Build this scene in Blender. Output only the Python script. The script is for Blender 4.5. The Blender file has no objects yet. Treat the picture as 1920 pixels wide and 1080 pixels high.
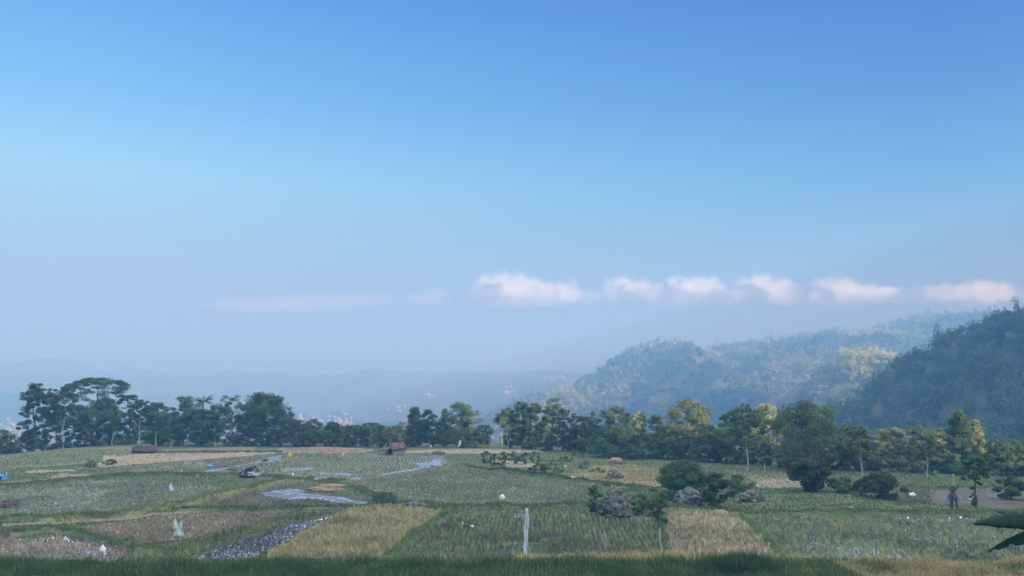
import bpy, bmesh, math, random
import numpy as np
from mathutils import Vector, Matrix, noise as mnoise

R = math.radians
C = bpy.context.scene.collection
scn = bpy.context.scene
random.seed(7)
rng = np.random.default_rng(7)

# ------------------------------------------------------------------ camera
F = 1663.0; HC = 14.0
PITCH = math.atan(180.0 / F)
cam_d = bpy.data.cameras.new('camera'); cam = bpy.data.objects.new('camera', cam_d); C.objects.link(cam)
cam.location = (0, 0, HC); cam.rotation_euler = (math.pi / 2 + PITCH, 0, 0)
cam_d.sensor_width = 36; cam_d.lens = F / 1920 * 36; cam_d.clip_start = 0.3; cam_d.clip_end = 40000
scn.camera = cam
scn.view_settings.view_transform = 'Standard'
try: scn.view_settings.look = 'None'
except Exception: pass
scn.view_settings.gamma = 1.0
scn.view_settings.exposure = 1.05
cy = scn.cycles
cy.max_bounces = 6; cy.diffuse_bounces = 2; cy.glossy_bounces = 2; cy.transmission_bounces = 2
cy.volume_bounces = 4; cy.transparent_max_bounces = 4; cy.use_denoising = True
cy.volume_max_steps = 64
cy.sample_clamp_indirect = 4.0

# ------------------------------------------------------------------ sun and sky
SUN_EL, SUN_AZ = 11.0, 135.0            # azimuth clockwise from the view direction (+Y): right and behind
sd = bpy.data.lights.new('sun', 'SUN'); sun = bpy.data.objects.new('sun', sd); C.objects.link(sun)
sd.energy = 5.0; sd.angle = R(0.5); sd.color = (1.0, 0.97, 0.93)
sunv = Vector((math.sin(R(SUN_AZ)) * math.cos(R(SUN_EL)), math.cos(R(SUN_AZ)) * math.cos(R(SUN_EL)), math.sin(R(SUN_EL))))
sun.rotation_euler = sunv.to_track_quat('Z', 'Y').to_euler(); sun.location = (60, -60, 80)

def lin(c):
    return tuple((v / 255 / 12.92) if v / 255 <= 0.04045 else ((v / 255 + 0.055) / 1.055) ** 2.4 for v in c)

W = bpy.data.worlds.new('World'); scn.world = W; W.use_nodes = True
nt = W.node_tree; N = nt.nodes; L = nt.links; N.clear()
def nd(t, **k):
    n = N.new(t)
    for a, b in k.items(): setattr(n, a, b)
    return n
out = nd('ShaderNodeOutputWorld'); bg = nd('ShaderNodeBackground')
L.new(bg.outputs[0], out.inputs[0])
tc = nd('ShaderNodeTexCoord'); sep = nd('ShaderNodeSeparateXYZ'); L.new(tc.outputs['Generated'], sep.inputs[0])
sky = nd('ShaderNodeTexSky', sky_type='NISHITA', sun_disc=False, sun_elevation=R(SUN_EL), sun_rotation=R(SUN_AZ))
sky.dust_density = 2.0
def ramp(stops):
    r = nd('ShaderNodeValToRGB'); e = r.color_ramp.elements
    while len(e) > 1: e.remove(e[-1])
    for i, (p, c) in enumerate(stops):
        x = e[0] if i == 0 else e.new(p)
        x.position = p; x.color = lin(c) + (1,)
    L.new(sep.outputs[2], r.inputs[0]); return r
# clear evening sky: elevation (sine) -> colour, one ramp for the left, one for the right of the view
rl = ramp([(0.0, (168, 188, 218)), (0.09, (174, 192, 224)), (0.15, (170, 206, 238)), (0.215, (162, 220, 255)), (0.30, (124, 188, 250)), (0.40, (92, 154, 236)), (0.55, (110, 150, 215)), (0.8, (196, 191, 174)), (1.0, (196, 191, 174))])
rr = ramp([(0.0, (168, 186, 216)), (0.09, (164, 186, 218)), (0.15, (142, 184, 224)), (0.215, (106, 170, 224)), (0.30, (80, 138, 214)), (0.40, (62, 112, 205)), (0.55, (100, 140, 210)), (0.8, (196, 191, 174)), (1.0, (196, 191, 174))])
mr = nd('ShaderNodeMapRange'); mr.inputs[1].default_value = -0.42; mr.inputs[2].default_value = 0.42
L.new(sep.outputs[0], mr.inputs[0])
mx = nd('ShaderNodeMixRGB'); L.new(mr.outputs[0], mx.inputs[0]); L.new(rl.outputs[0], mx.inputs[1]); L.new(rr.outputs[0], mx.inputs[2])
# the sky texture takes over behind the camera, on the sun's side
ns = nd('ShaderNodeVectorMath', operation='SCALE'); ns.inputs['Scale'].default_value = 0.25
L.new(sky.outputs[0], ns.inputs[0])
mb = nd('ShaderNodeMapRange'); mb.inputs[1].default_value = 0.25; mb.inputs[2].default_value = -0.35; mb.inputs[3].default_value = 0.0; mb.inputs[4].default_value = 0.8
L.new(sep.outputs[1], mb.inputs[0])
mx2 = nd('ShaderNodeMixRGB'); L.new(mb.outputs[0], mx2.inputs[0]); L.new(mx.outputs[0], mx2.inputs[1]); L.new(ns.outputs[0], mx2.inputs[2])
up = nd('ShaderNodeMapRange'); up.inputs[1].default_value = 0.42; up.inputs[2].default_value = 0.75; up.inputs[3].default_value = 0.50; up.inputs[4].default_value = 2.4
L.new(sep.outputs[2], up.inputs[0])
L.new(mx2.outputs[0], bg.inputs[0]); L.new(up.outputs[0], bg.inputs[1])

# ------------------------------------------------------------------ coordinates
cp, sp = math.cos(PITCH), math.sin(PITCH)
def ray(u, v):
    a = (u - 960) / F; b = (540 - v) / F
    return a, cp - b * sp, sp + b * cp
def at(u, v, z=0.0):                     # photo pixel -> point on the plane of height z
    a, y, c = ray(u, v); t = (z - HC) / c
    return (a * t, y * t)
def pix(u, v, Y):                        # photo pixel at distance Y -> 3D point
    a, y, c = ray(u, v); t = Y / y
    return Vector((a * t, Y, HC + c * t))
def ppx(Y): return Y / F                 # metres per photo pixel at distance Y

# ------------------------------------------------------------------ noise
def _h(ix, iy, s):
    n = (ix.astype(np.int64) * 374761393 + iy.astype(np.int64) * 668265263 + s * 974711) & 0x7fffffff
    n = ((n ^ (n >> 13)) * 1274126177) & 0x7fffffff
    return ((n ^ (n >> 16)) & 0xffff) / 65535.0
def vn(x, y, s=0):
    x = np.asarray(x, float); y = np.asarray(y, float)
    ix = np.floor(x); iy = np.floor(y); fx = x - ix; fy = y - iy
    fx = fx * fx * (3 - 2 * fx); fy = fy * fy * (3 - 2 * fy)
    a = _h(ix, iy, s); b = _h(ix + 1, iy, s); c = _h(ix, iy + 1, s); d = _h(ix + 1, iy + 1, s)
    return (a * (1 - fx) + b * fx) * (1 - fy) + (c * (1 - fx) + d * fx) * fy
def fbm(x, y, o=4, s=0):
    r = 0; a = 0.5; t = 0
    for i in range(o):
        r = r + a * vn(x * 2 ** i, y * 2 ** i, s + i * 17); t += a; a *= 0.55
    return r / t
def sstep(a, b, x):
    t = np.clip((x - a) / (b - a), 0, 1); return t * t * (3 - 2 * t)
def inside(px, py, poly):
    r = np.zeros(px.shape, bool); n = len(poly)
    xs = [p[0] for p in poly]; ys = [p[1] for p in poly]
    bb = (px > min(xs)) & (px < max(xs)) & (py > min(ys)) & (py < max(ys))
    qx = px[bb]; qy = py[bb]; q = np.zeros(qx.shape, bool)
    for i in range(n):
        x0, y0 = poly[i]; x1, y1 = poly[(i + 1) % n]
        if y0 == y1: continue
        c = ((y0 > qy) != (y1 > qy)) & (qx < (x1 - x0) * (qy - y0) / (y1 - y0) + x0)
        q ^= c
    r[bb] = q; return r
def pldist(px, py, pl):                  # distance to a polyline and the position along it
    best = np.full(px.shape, 1e9); tt = np.zeros(px.shape); acc = 0.0
    for (x0, y0), (x1, y1) in zip(pl[:-1], pl[1:]):
        dx, dy = x1 - x0, y1 - y0; l2 = dx * dx + dy * dy + 1e-9; l = math.sqrt(l2)
        t = np.clip(((px - x0) * dx + (py - y0) * dy) / l2, 0, 1)
        d = np.hypot(px - x0 - t * dx, py - y0 - t * dy)
        m = d < best; best[m] = d[m]; tt[m] = (acc + t * l)[m]; acc += l
    return best, tt

# ------------------------------------------------------------------ mesh helpers
def link(name, me, mat=None, parent=None):
    o = bpy.data.objects.new(name, me); C.objects.link(o)
    if mat is not None and not me.materials:
        me.materials.append(mat)
    if parent is not None: o.parent = parent
    return o
def tag(o, label=None, cat=None, group=None, kind=None):
    if label: o['label'] = label
    if cat: o['category'] = cat
    if group: o['group'] = group
    if kind: o['kind'] = kind
    return o
def empty(name, loc, label, cat, group=None, rz=0):
    o = bpy.data.objects.new(name, None); C.objects.link(o); o.location = loc; o.rotation_euler = (0, 0, rz)
    o.empty_display_size = 0.3
    return tag(o, label, cat, group)
def npmesh(name, V, Fc, k=4, attrs=None, smooth=False):
    me = bpy.data.meshes.new(name); V = np.asarray(V, np.float32); Fc = np.asarray(Fc, np.int32)
    me.vertices.add(len(V)); me.vertices.foreach_set('co', V.ravel())
    n = len(Fc); me.loops.add(n * k); me.polygons.add(n)
    me.loops.foreach_set('vertex_index', Fc.ravel())
    me.polygons.foreach_set('loop_start', np.arange(0, n * k, k, dtype=np.int32))
    try: me.polygons.foreach_set('loop_total', np.full(n, k, np.int32))
    except Exception: pass
    if smooth: me.polygons.foreach_set('use_smooth', np.ones(n, bool))
    me.update(calc_edges=True)
    for nm, (ty, arr) in (attrs or {}).items():
        a = me.attributes.new(nm, ty, 'POINT')
        a.data.foreach_set('color' if ty == 'FLOAT_COLOR' else 'value', np.asarray(arr, np.float32).ravel())
    return me
def tubes(lines, sides=6):
    """lines: list of (points, radii) -> V, F (quads)"""
    Vs = []; Fs = []; off = 0
    for pts, rad in lines:
        pts = [Vector(p) for p in pts]; n = len(pts)
        for i, p in enumerate(pts):
            t = (pts[min(i + 1, n - 1)] - pts[max(i - 1, 0)]).normalized()
            a = t.cross(Vector((0.31, 0.95, 0.05))).normalized(); b = t.cross(a)
            for s in range(sides):
                an = 2 * math.pi * s / sides
                Vs.append(tuple(p + (a * math.cos(an) + b * math.sin(an)) * rad[i]))
        for i in range(n - 1):
            for s in range(sides):
                s2 = (s + 1) % sides
                Fs.append((off + i * sides + s, off + i * sides + s2, off + (i + 1) * sides + s2, off + (i + 1) * sides + s))
        Fs.append(tuple(off + (n - 1) * sides + q for q in ((0, 1, 2, 3) if sides < 6 else (0, 1, 3, 4))))
        off += n * sides
    return np.array(Vs), np.array(Fs)
def tube_mesh(name, lines, sides=6):
    V, Fc = tubes(lines, sides); return npmesh(name, V, Fc, 4, smooth=True)
def bmobj(name, bm, mat, parent=None, smooth=False):
    me = bpy.data.meshes.new(name); bm.to_mesh(me); bm.free()
    if smooth:
        for p in me.polygons: p.use_smooth = True
    return link(name, me, mat, parent)
def bx(bm, c, s, rot=None):
    r = bmesh.ops.create_cube(bm, size=1.0)['verts']
    M = Matrix.Translation(c) @ (rot or Matrix()) @ Matrix.Diagonal((s[0], s[1], s[2], 1))
    bmesh.ops.transform(bm, matrix=M, verts=r); return r

# ------------------------------------------------------------------ materials
def mat(name):
    m = bpy.data.materials.new(name); m.use_nodes = True; m.node_tree.nodes.clear()
    n = m.node_tree.nodes; o = n.new('ShaderNodeOutputMaterial'); return m, m.node_tree, n, m.node_tree.links, o
def leafmat(name, c1, c2, trans=0.35, scale=0.35, lo=.35, hi=1.35):
    m, t, n, l, o = mat(name)
    at_ = n.new('ShaderNodeAttribute'); at_.attribute_name = 'rnd'
    tx = n.new('ShaderNodeTexCoord'); nz = n.new('ShaderNodeTexNoise'); nz.inputs['Scale'].default_value = scale; nz.inputs['Detail'].default_value = 3
    l.new(tx.outputs['Object'], nz.inputs['Vector'])
    ad = n.new('ShaderNodeMath'); ad.operation = 'ADD'; l.new(at_.outputs['Fac'], ad.inputs[0]); l.new(nz.outputs['Fac'], ad.inputs[1])
    mp = n.new('ShaderNodeMapRange'); mp.inputs[1].default_value = lo; mp.inputs[2].default_value = hi; l.new(ad.outputs[0], mp.inputs[0])
    mx = n.new('ShaderNodeMixRGB'); l.new(mp.outputs[0], mx.inputs[0]); mx.inputs[1].default_value = c1 + (1,); mx.inputs[2].default_value = c2 + (1,)
    oi = n.new('ShaderNodeObjectInfo'); hs = n.new('ShaderNodeHueSaturation')
    mv = n.new('ShaderNodeMapRange'); mv.inputs[3].default_value = 0.78; mv.inputs[4].default_value = 1.25; l.new(oi.outputs['Random'], mv.inputs[0])
    l.new(mv.outputs[0], hs.inputs['Value']); l.new(mx.outputs[0], hs.inputs['Color'])
    d = n.new('ShaderNodeBsdfPrincipled'); d.inputs['Roughness'].default_value = 0.65; d.inputs['Specular IOR Level'].default_value = 0.25
    l.new(hs.outputs[0], d.inputs['Base Color'])
    tr = n.new('ShaderNodeBsdfTranslucent'); l.new(hs.outputs[0], tr.inputs[0])
    ms = n.new('ShaderNodeMixShader'); ms.inputs[0].default_value = trans
    l.new(d.outputs[0], ms.inputs[1]); l.new(tr.outputs[0], ms.inputs[2]); l.new(ms.outputs[0], o.inputs[0])
    return m
def surf(name, c1, c2, scale=3.0, rough=0.8, detail=5, bump=0.0, stretch=None, spec=0.3, lo=0.35, hi=0.65):
    m, t, n, l, o = mat(name)
    tx = n.new('ShaderNodeTexCoord'); mpg = n.new('ShaderNodeMapping'); l.new(tx.outputs['Object'], mpg.inputs[0])
    if stretch: mpg.inputs['Scale'].default_value = stretch
    nz = n.new('ShaderNodeTexNoise'); nz.inputs['Scale'].default_value = scale; nz.inputs['Detail'].default_value = detail; nz.inputs['Roughness'].default_value = 0.65
    l.new(mpg.outputs[0], nz.inputs['Vector'])
    mp = n.new('ShaderNodeMapRange'); mp.inputs[1].default_value = lo; mp.inputs[2].default_value = hi; l.new(nz.outputs['Fac'], mp.inputs[0])
    mx = n.new('ShaderNodeMixRGB'); l.new(mp.outputs[0], mx.inputs[0]); mx.inputs[1].default_value = c1 + (1,); mx.inputs[2].default_value = c2 + (1,)
    d = n.new('ShaderNodeBsdfPrincipled'); d.inputs['Roughness'].default_value = rough; d.inputs['Specular IOR Level'].default_value = spec
    l.new(mx.outputs[0], d.inputs['Base Color'])
    if bump:
        b = n.new('ShaderNodeBump'); b.inputs['Strength'].default_value = bump; b.inputs['Distance'].default_value = 0.1
        l.new(nz.outputs['Fac'], b.inputs['Height']); l.new(b.outputs[0], d.inputs['Normal'])
    l.new(d.outputs[0], o.inputs[0]); return m
M = {}
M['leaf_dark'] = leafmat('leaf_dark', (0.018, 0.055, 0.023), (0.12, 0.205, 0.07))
M['leaf_mid'] = leafmat('leaf_mid', (0.028, 0.072, 0.028), (0.15, 0.235, 0.08))
M['leaf_olive'] = leafmat('leaf_olive', (0.045, 0.085, 0.03), (0.20, 0.24, 0.09))
M['leaf_sunlit'] = leafmat('leaf_sunlit', (0.12, 0.16, 0.05), (0.37, 0.40, 0.16))  # yellow of the low sun put into the leaf colour
M['leaf_fresh'] = leafmat('leaf_fresh', (0.018, 0.070, 0.018), (0.10, 0.21, 0.055))
M['leaf_rust'] = leafmat('leaf_rust', (0.020, 0.050, 0.020), (0.085, 0.115, 0.045))
M['banana'] = leafmat('banana_leaf', (0.012, 0.055, 0.035), (0.03, 0.095, 0.055), 0.25, 2.0)
M['banana_far'] = leafmat('banana_leaf_far', (0.05, 0.13, 0.06), (0.12, 0.24, 0.11), 0.3, 2.0)
M['bark_pale'] = surf('bark_pale', (0.30, 0.31, 0.30), (0.58, 0.59, 0.56), 4, 0.9, stretch=(1, 1, 0.3))
M['bark'] = surf('bark', (0.05, 0.045, 0.04), (0.14, 0.12, 0.10), 4, 0.9, stretch=(1, 1, 0.3))
M['white'] = surf('white_plastic', (0.82, 0.87, 0.93), (0.95, 0.97, 1.0), 3, 0.45)
M['whitegreen'] = surf('pale_sackcloth', (0.66, 0.78, 0.70), (0.86, 0.95, 0.88), 2.5, 0.6)
M['yellow'] = surf('yellow_cloth', (0.6, 0.5, 0.05), (0.8, 0.7, 0.15), 3, 0.7)
M['blue'] = surf('blue_tarp', (0.08, 0.24, 0.5), (0.14, 0.36, 0.65), 3, 0.5)
M['bamboo'] = surf('bamboo', (0.28, 0.27, 0.20), (0.45, 0.43, 0.33), 4, 0.7)
M['rock'] = surf('rock', (0.035, 0.042, 0.038), (0.26, 0.27, 0.245), 2.6, 0.95, 10, 1.0, lo=0.40, hi=0.66)
M['rock_dark'] = surf('rock_dark', (0.03, 0.035, 0.05), (0.45, 0.46, 0.47), 1.1, 0.9, 8, 0.8, lo=0.50, hi=0.58)
M['straw'] = surf('straw', (0.16, 0.12, 0.08), (0.42, 0.33, 0.22), 5, 0.95, 8, 0.9)
M['earth'] = surf('earth', (0.07, 0.065, 0.06), (0.16, 0.13, 0.11), 2, 0.95, 8, 0.9)
M['roof_rust'] = surf('rusty_roof_sheet', (0.07, 0.042, 0.045), (0.165, 0.10, 0.10), 1.2, 0.6, 4, lo=0.4, hi=0.6)
M['roof_brown'] = surf('brown_roof_sheet', (0.09, 0.06, 0.07), (0.20, 0.13, 0.14), 1.0, 0.7, 4)
M['plank'] = surf('pale_wall_board', (0.25, 0.26, 0.26), (0.42, 0.43, 0.42), 2, 0.85, stretch=(6, 6, 0.5))
M['dark'] = surf('dark_opening', (0.01, 0.012, 0.015), (0.02, 0.02, 0.025), 2, 0.9)
M['townwall'] = surf('town_wall', (0.50, 0.52, 0.54), (0.66, 0.67, 0.68), 0.1, 0.8)
M['townroof'] = surf('town_roof', (0.34, 0.32, 0.33), (0.48, 0.46, 0.46), 0.05, 0.7)

# ------------------------------------------------------------------ fields (outlines read off the photograph and laid on the ground)
def P(*a): return [at(u, v) for u, v in a]
# (outline, level, colour A, colour B, wetness, noise scale)
GRN = (0.085, 0.125, 0.06); GRN2 = (0.14, 0.175, 0.085); TAN = (0.33, 0.26, 0.19); MUD = (0.10, 0.095, 0.095)
FIELDS = [
 dict(k='slope', p=P((-260, 880), (0, 852), (120, 841), (250, 835), (262, 848), (200, 858), (170, 868), (120, 874), (0, 880), (-260, 890)), z=0.3, a=(0.15, 0.19, 0.10), b=(0.20, 0.225, 0.13), wet=0, s=None),
 dict(k='tan', p=P((195, 858), (262, 852), (460, 850), (520, 849), (470, 855), (300, 868), (180, 878), (195, 866)), z=0.15, a=(0.30, 0.24, 0.18), b=(0.40, 0.33, 0.25), wet=0, s=(0.6, 0.16, 'straw', 0.6)),
 dict(k='mud1', p=P((180, 879), (300, 870), (470, 855), (500, 857), (345, 889), (215, 890)), z=0.0, a=(0.19, 0.17, 0.15), b=(0.28, 0.24, 0.19), wet=0.30, s=(0.5, 0.22, 'grey', 0.7)),
 dict(k='strip1', p=P((40, 884), (85, 881), (140, 881), (145, 884), (60, 887)), z=0.05, a=(0.30, 0.27, 0.18), b=(0.36, 0.31, 0.22), wet=0, s=(0.6, 0.16, 'straw', 0.6)),
 dict(k='strip2', p=P((88, 899), (110, 888), (160, 889), (190, 892), (150, 897), (90, 904), (0, 911), (0, 905)), z=0.05, a=(0.29, 0.22, 0.18), b=(0.38, 0.30, 0.23), wet=0, s=(0.6, 0.16, 'straw', 0.6)),
 dict(k='left', p=P((-260, 940), (0, 920), (100, 906), (240, 898), (330, 903), (400, 912), (440, 918), (340, 945), (225, 964), (120, 968), (-260, 975)), z=-0.15, a=(0.14, 0.155, 0.12), b=(0.20, 0.205, 0.16), wet=0.335, s=(0.48, 0.26, 'grey', 0.72)),
 dict(k='lower', p=P((420, 935), (480, 918), (560, 905), (610, 918), (690, 936), (700, 945), (600, 952), (470, 952), (365, 955)), z=-0.2, a=(0.15, 0.15, 0.12), b=(0.21, 0.20, 0.15), wet=0.18, s=(0.4, 0.22, 'green', 0.6)),
 dict(k='band', p=P((0, 984), (200, 974), (300, 962), (360, 956), (440, 950), (430, 956), (330, 963), (240, 974), (100, 985), (0, 990)), z=0.1, a=(0.20, 0.17, 0.115), b=(0.27, 0.225, 0.155), wet=0, s=(0.6, 0.16, 'straw', 0.6)),
 dict(k='sack', p=P((130, 990), (250, 975), (345, 962), (480, 958), (560, 960), (470, 980), (350, 1012), (245, 1022)), z=-0.15, a=(0.17, 0.15, 0.13), b=(0.24, 0.20, 0.16), wet=0.22, s=(0.48, 0.30, 'straw', 0.85)),
 dict(k='bleft', p=P((-200, 1005), (60, 1003), (120, 1000), (245, 1030), (230, 1050), (-200, 1060)), z=-0.3, a=(0.13, 0.125, 0.12), b=(0.2, 0.18, 0.15), wet=0.34, s=(0.46, 0.36, 'straw', 0.85)),
 dict(k='gband', p=P((255, 1030), (350, 1014), (470, 982), (560, 962), (650, 956), (560, 975), (430, 1015), (350, 1048), (250, 1050)), z=-0.1, a=(0.14, 0.165, 0.09), b=(0.21, 0.21, 0.12), wet=0, s=(0.44, 0.36, 'green', 0.9)),
 dict(k='wet', p=P((350, 1052), (430, 1015), (540, 978), (655, 958), (600, 980), (540, 1010), (485, 1048)), z=-0.3, a=(0.07, 0.07, 0.085), b=(0.11, 0.105, 0.11), wet=0.43, s=(0.40, 0.24, 'dark', 0.9)),
 dict(k='gold', p=P((490, 1050), (545, 1010), (605, 980), (662, 955), (740, 951), (832, 962), (795, 985), (725, 1052)), z=0.1, a=(0.27, 0.245, 0.15), b=(0.38, 0.34, 0.20), wet=0, s=(0.42, 0.52, 'gold', .96)),
 dict(k='rows', p=P((742, 1052), (800, 992), (845, 966), (960, 958), (1225, 962), (1236, 1052)), z=-0.2, a=(0.075, 0.085, 0.075), b=(0.13, 0.135, 0.11), wet=0.10, s=(0.46, 0.48, 'green', 0.95)),
 dict(k='mid', p=P((650, 906), (820, 881), (890, 880), (1000, 897), (1105, 916), (1090, 942), (960, 948), (830, 950), (735, 942), (700, 925), (655, 912)), z=-0.15, a=(0.13, 0.14, 0.11), b=(0.21, 0.205, 0.16), wet=0.265, s=(0.48, 0.28, 'grey', 0.78)),
 dict(k='flat', p=P((355, 889), (480, 862), (600, 853), (700, 853), (830, 857), (840, 868), (825, 874), (640, 902), (560, 899), (505, 893), (420, 893)), z=0.0, a=(0.14, 0.165, 0.11), b=(0.20, 0.205, 0.145), wet=0.04, s=(0.6, 0.2, 'green', 0.6)),
 dict(k='far1', p=P((300, 843), (480, 838), (480, 846), (460, 849), (300, 849)), z=0.1, a=(0.16, 0.165, 0.12), b=(0.22, 0.21, 0.15), wet=0, s=None),
 dict(k='far2', p=P((520, 841), (600, 838), (700, 842), (690, 849), (600, 851), (520, 848)), z=0.1, a=(0.26, 0.21, 0.16), b=(0.36, 0.29, 0.22), wet=0, s=(0.6, 0.16, 'straw', 0.6)),
 dict(k='far3', p=P((760, 845), (850, 843), (1000, 842), (1020, 848), (900, 851), (760, 850)), z=0.1, a=(0.27, 0.22, 0.17), b=(0.38, 0.32, 0.24), wet=0, s=(0.6, 0.16, 'straw', 0.6)),
 dict(k='tanpath', p=P((915, 866), (960, 867), (1000, 872), (1020, 878), (960, 877), (930, 871)), z=0.3, a=(0.30, 0.26, 0.21), b=(0.38, 0.32, 0.25), wet=0, s=(0.6, 0.16, 'straw', 0.6)),
 dict(k='yel', p=P((1030, 895), (1110, 876), (1180, 872), (1235, 880), (1240, 915), (1170, 918), (1100, 908)), z=0.0, a=(0.26, 0.24, 0.15), b=(0.34, 0.30, 0.19), wet=0, s=(0.4, 0.3, 'gold', 0.7)),
 dict(k='rgt1', p=P((1345, 880), (1480, 885), (1480, 895), (1420, 905), (1390, 895)), z=0.0, a=(0.20, 0.22, 0.13), b=(0.28, 0.26, 0.17), wet=0, s=None),
 dict(k='rtan', p=P((1400, 903), (1480, 897), (1570, 905), (1560, 912), (1480, 917), (1420, 914)), z=0.0, a=(0.24, 0.21, 0.17), b=(0.30, 0.26, 0.2), wet=0, s=(0.6, 0.16, 'straw', 0.6)),
 dict(k='plot', p=P((1745, 921), (2100, 918), (2100, 955), (1750, 956)), z=0.1, a=(0.08, 0.072, 0.058), b=(0.155, 0.14, 0.11), wet=0.24, s=None),
 dict(k='rmid', p=P((1690, 915), (1745, 918), (1745, 945), (1700, 940)), z=0.0, a=(0.16, 0.17, 0.13), b=(0.22, 0.22, 0.17), wet=0.1, s=(0.45, 0.25, 'grey', 0.7)),
 dict(k='rgtg', p=P((1370, 930), (1560, 925), (1700, 945), (1860, 958), (1880, 966), (1420, 963)), z=0.15, a=(0.13, 0.18, 0.085), b=(0.18, 0.22, 0.11), wet=0, s=None),
 dict(k='right', p=P((1395, 971), (1600, 967), (2100, 970), (2100, 1050), (1700, 1050), (1470, 1045), (1430, 1010)), z=-0.2, a=(0.09, 0.105, 0.095), b=(0.15, 0.155, 0.13), wet=0.35, s=(0.46, 0.42, 'green', 0.88)),
 dict(k='straw', p=P((1250, 962), (1330, 962), (1385, 972), (1430, 1012), (1465, 1048), (1250, 1052)), z=0.25, a=(0.24, 0.20, 0.14), b=(0.34, 0.28, 0.19), wet=0, s=(0.42, 0.46, 'straw', .9)),
]
# banks between the paddies: (line, half width, height, kind of top)
BUNDS = [
 (P((-260, 925), (0, 913), (120, 903), (215, 893), (300, 890), (480, 893), (560, 901), (640, 905)), 1.6, 0.25, 'g'),
 (P((100, 978), (225, 968), (340, 948), (440, 925), (500, 910), (600, 902)), 1.1, 0.5, 'y'),
 (P((-260, 985), (0, 977), (120, 972), (210, 972)), 0.8, 0.35, 'g'),
 (P((340, 958), (480, 955), (660, 953), (740, 948)), 0.7, 0.3, 'g'),
 (P((-260, 1005), (60, 1000), (105, 992), (170, 1010), (245, 1026), (330, 1042)), 0.7, 0.35, 'g'),
 (P((600, 906), (640, 904), (820, 880), (850, 870), (835, 857), (760, 853)), 0.55, 0.35, 'm'),
 (P((345, 892), (480, 864), (530, 858)), 0.4, 0.25, 'm'),
 (P((480, 856), (600, 851), (760, 853)), 0.5, 0.2, 'm'),
 (P((565, 902), (640, 912), (700, 930), (725, 945), (830, 953), (1000, 952), (1110, 948)), 1.2, 0.35, 'g'),
 (P((835, 965), (800, 990), (760, 1020), (728, 1052)), 0.6, 0.35, 'g'),
 (P((870, 877), (1000, 892), (1110, 908), (1240, 922), (1340, 930)), 0.9, 0.45, 'g'),
 (P((1110, 945), (1250, 955), (1385, 966), (1600, 963), (1880, 966), (2100, 966)), 1.3, 0.35, 'g'),
 (P((1238, 962), (1244, 1052)), 0.5, 0.2, 'g'),
 (P((1390, 970), (1430, 1008), (1470, 1050)), 0.5, 0.3, 'g'),
 (P((250, 850), (300, 849), (480, 849), (530, 848)), 0.6, 0.2, 'g'),
 (P((1640, 915), (1745, 918), (2100, 916)), 0.8, 0.3, 'g'),
]
POOLS = [
 (P((484, 921), (520, 914), (556, 913), (566, 919), (600, 924), (650, 930), (688, 938), (680, 944), (620, 937), (575, 931), (540, 933), (505, 928)), 'lower', 0.35),
 (P((498, 858), (535, 851), (527, 863), (508, 867), (490, 864)), 'flat', 0.15),
 (P((528, 879), (550, 876), (586, 877), (584, 882), (555, 884), (530, 883)), 'flat', 0.3),
 (P((598, 883), (632, 886), (662, 889), (655, 894), (625, 890), (600, 887)), 'flat', 0.3),
 (P((583, 900), (596, 895), (615, 893), (625, 901), (608, 905), (590, 905)), 'flat', 0.2),
 (P((766, 868), (800, 867), (816, 860), (826, 862), (832, 872), (822, 877), (798, 873)), 'flat', 0.1),
 (P((348, 890), (400, 880), (480, 866), (500, 860), (502, 863), (440, 876), (400, 884), (352, 892)), 'flat', 0.05),
 (P((632, 901), (720, 889), (800, 874), (815, 872), (816, 876), (740, 890), (650, 903)), 'flat', 0.1),
 (P((340, 866), (352, 865), (353, 868), (342, 869)), 'mud1', 0.1),
 (P((364, 866), (382, 867), (380, 869), (362, 868)), 'mud1', 0.1),
 (P((958, 959), (990, 958), (992, 966), (965, 966)), 'rows', 0.4),
 (P((1078, 960), (1100, 959), (1100, 968), (1085, 967)), 'rows', 0.3),
 (P((1180, 964), (1228, 960), (1226, 970), (1190, 972)), 'rows', 0.4),
 (P((1762, 930), (1800, 926), (1800, 936), (1770, 938)), 'plot', 0.5),
 (P((1850, 925), (1890, 930), (1880, 937), (1860, 934)), 'plot', 0.5),
]
EDGE = sorted(at(u, v) for u, v in [(-900, 905), (-300, 880), (0, 853), (120, 842), (250, 836), (480, 835), (700, 836), (950, 840), (1100, 848), (1200, 856), (1300, 866), (1450, 878), (1600, 884), (1750, 890), (1920, 895), (2600, 910)])
EX = np.array([e[0] for e in EDGE]); EY = np.array([e[1] for e in EDGE])
FLOOR = -112.0
def gbase(x, y):
    ye = np.interp(x, EX, EY); d = y - ye
    z = np.where(d < 0, 0, -np.clip(d, 0, 28) * 0.02 - np.clip(d - 28, 0, None) * 0.36)
    k = 30.0; z = FLOOR + np.logaddexp(0, (z - FLOOR) / k) * k - 0.7 * np.exp(-np.abs(z) / 40)   # soft floor
    z = np.where(d < 28, -np.clip(d, 0, 28) * 0.02, z + 0)
    far = sstep(200, 900, y)
    z = z + far * (fbm(x / 400, y / 400, 4, 5) - 0.5) * 40
    # slope up to the camera
    nr = np.clip((56 - y) / 56, 0, None); z = z + np.where(y < 56, 12.4 * np.minimum(nr, 1.0) + np.clip(-y, 0, None) * 0.12, 0)
    lf = sstep(-80, -140, x) * sstep(60, 160, y); z = z - lf * 0.8
    return z
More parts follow.
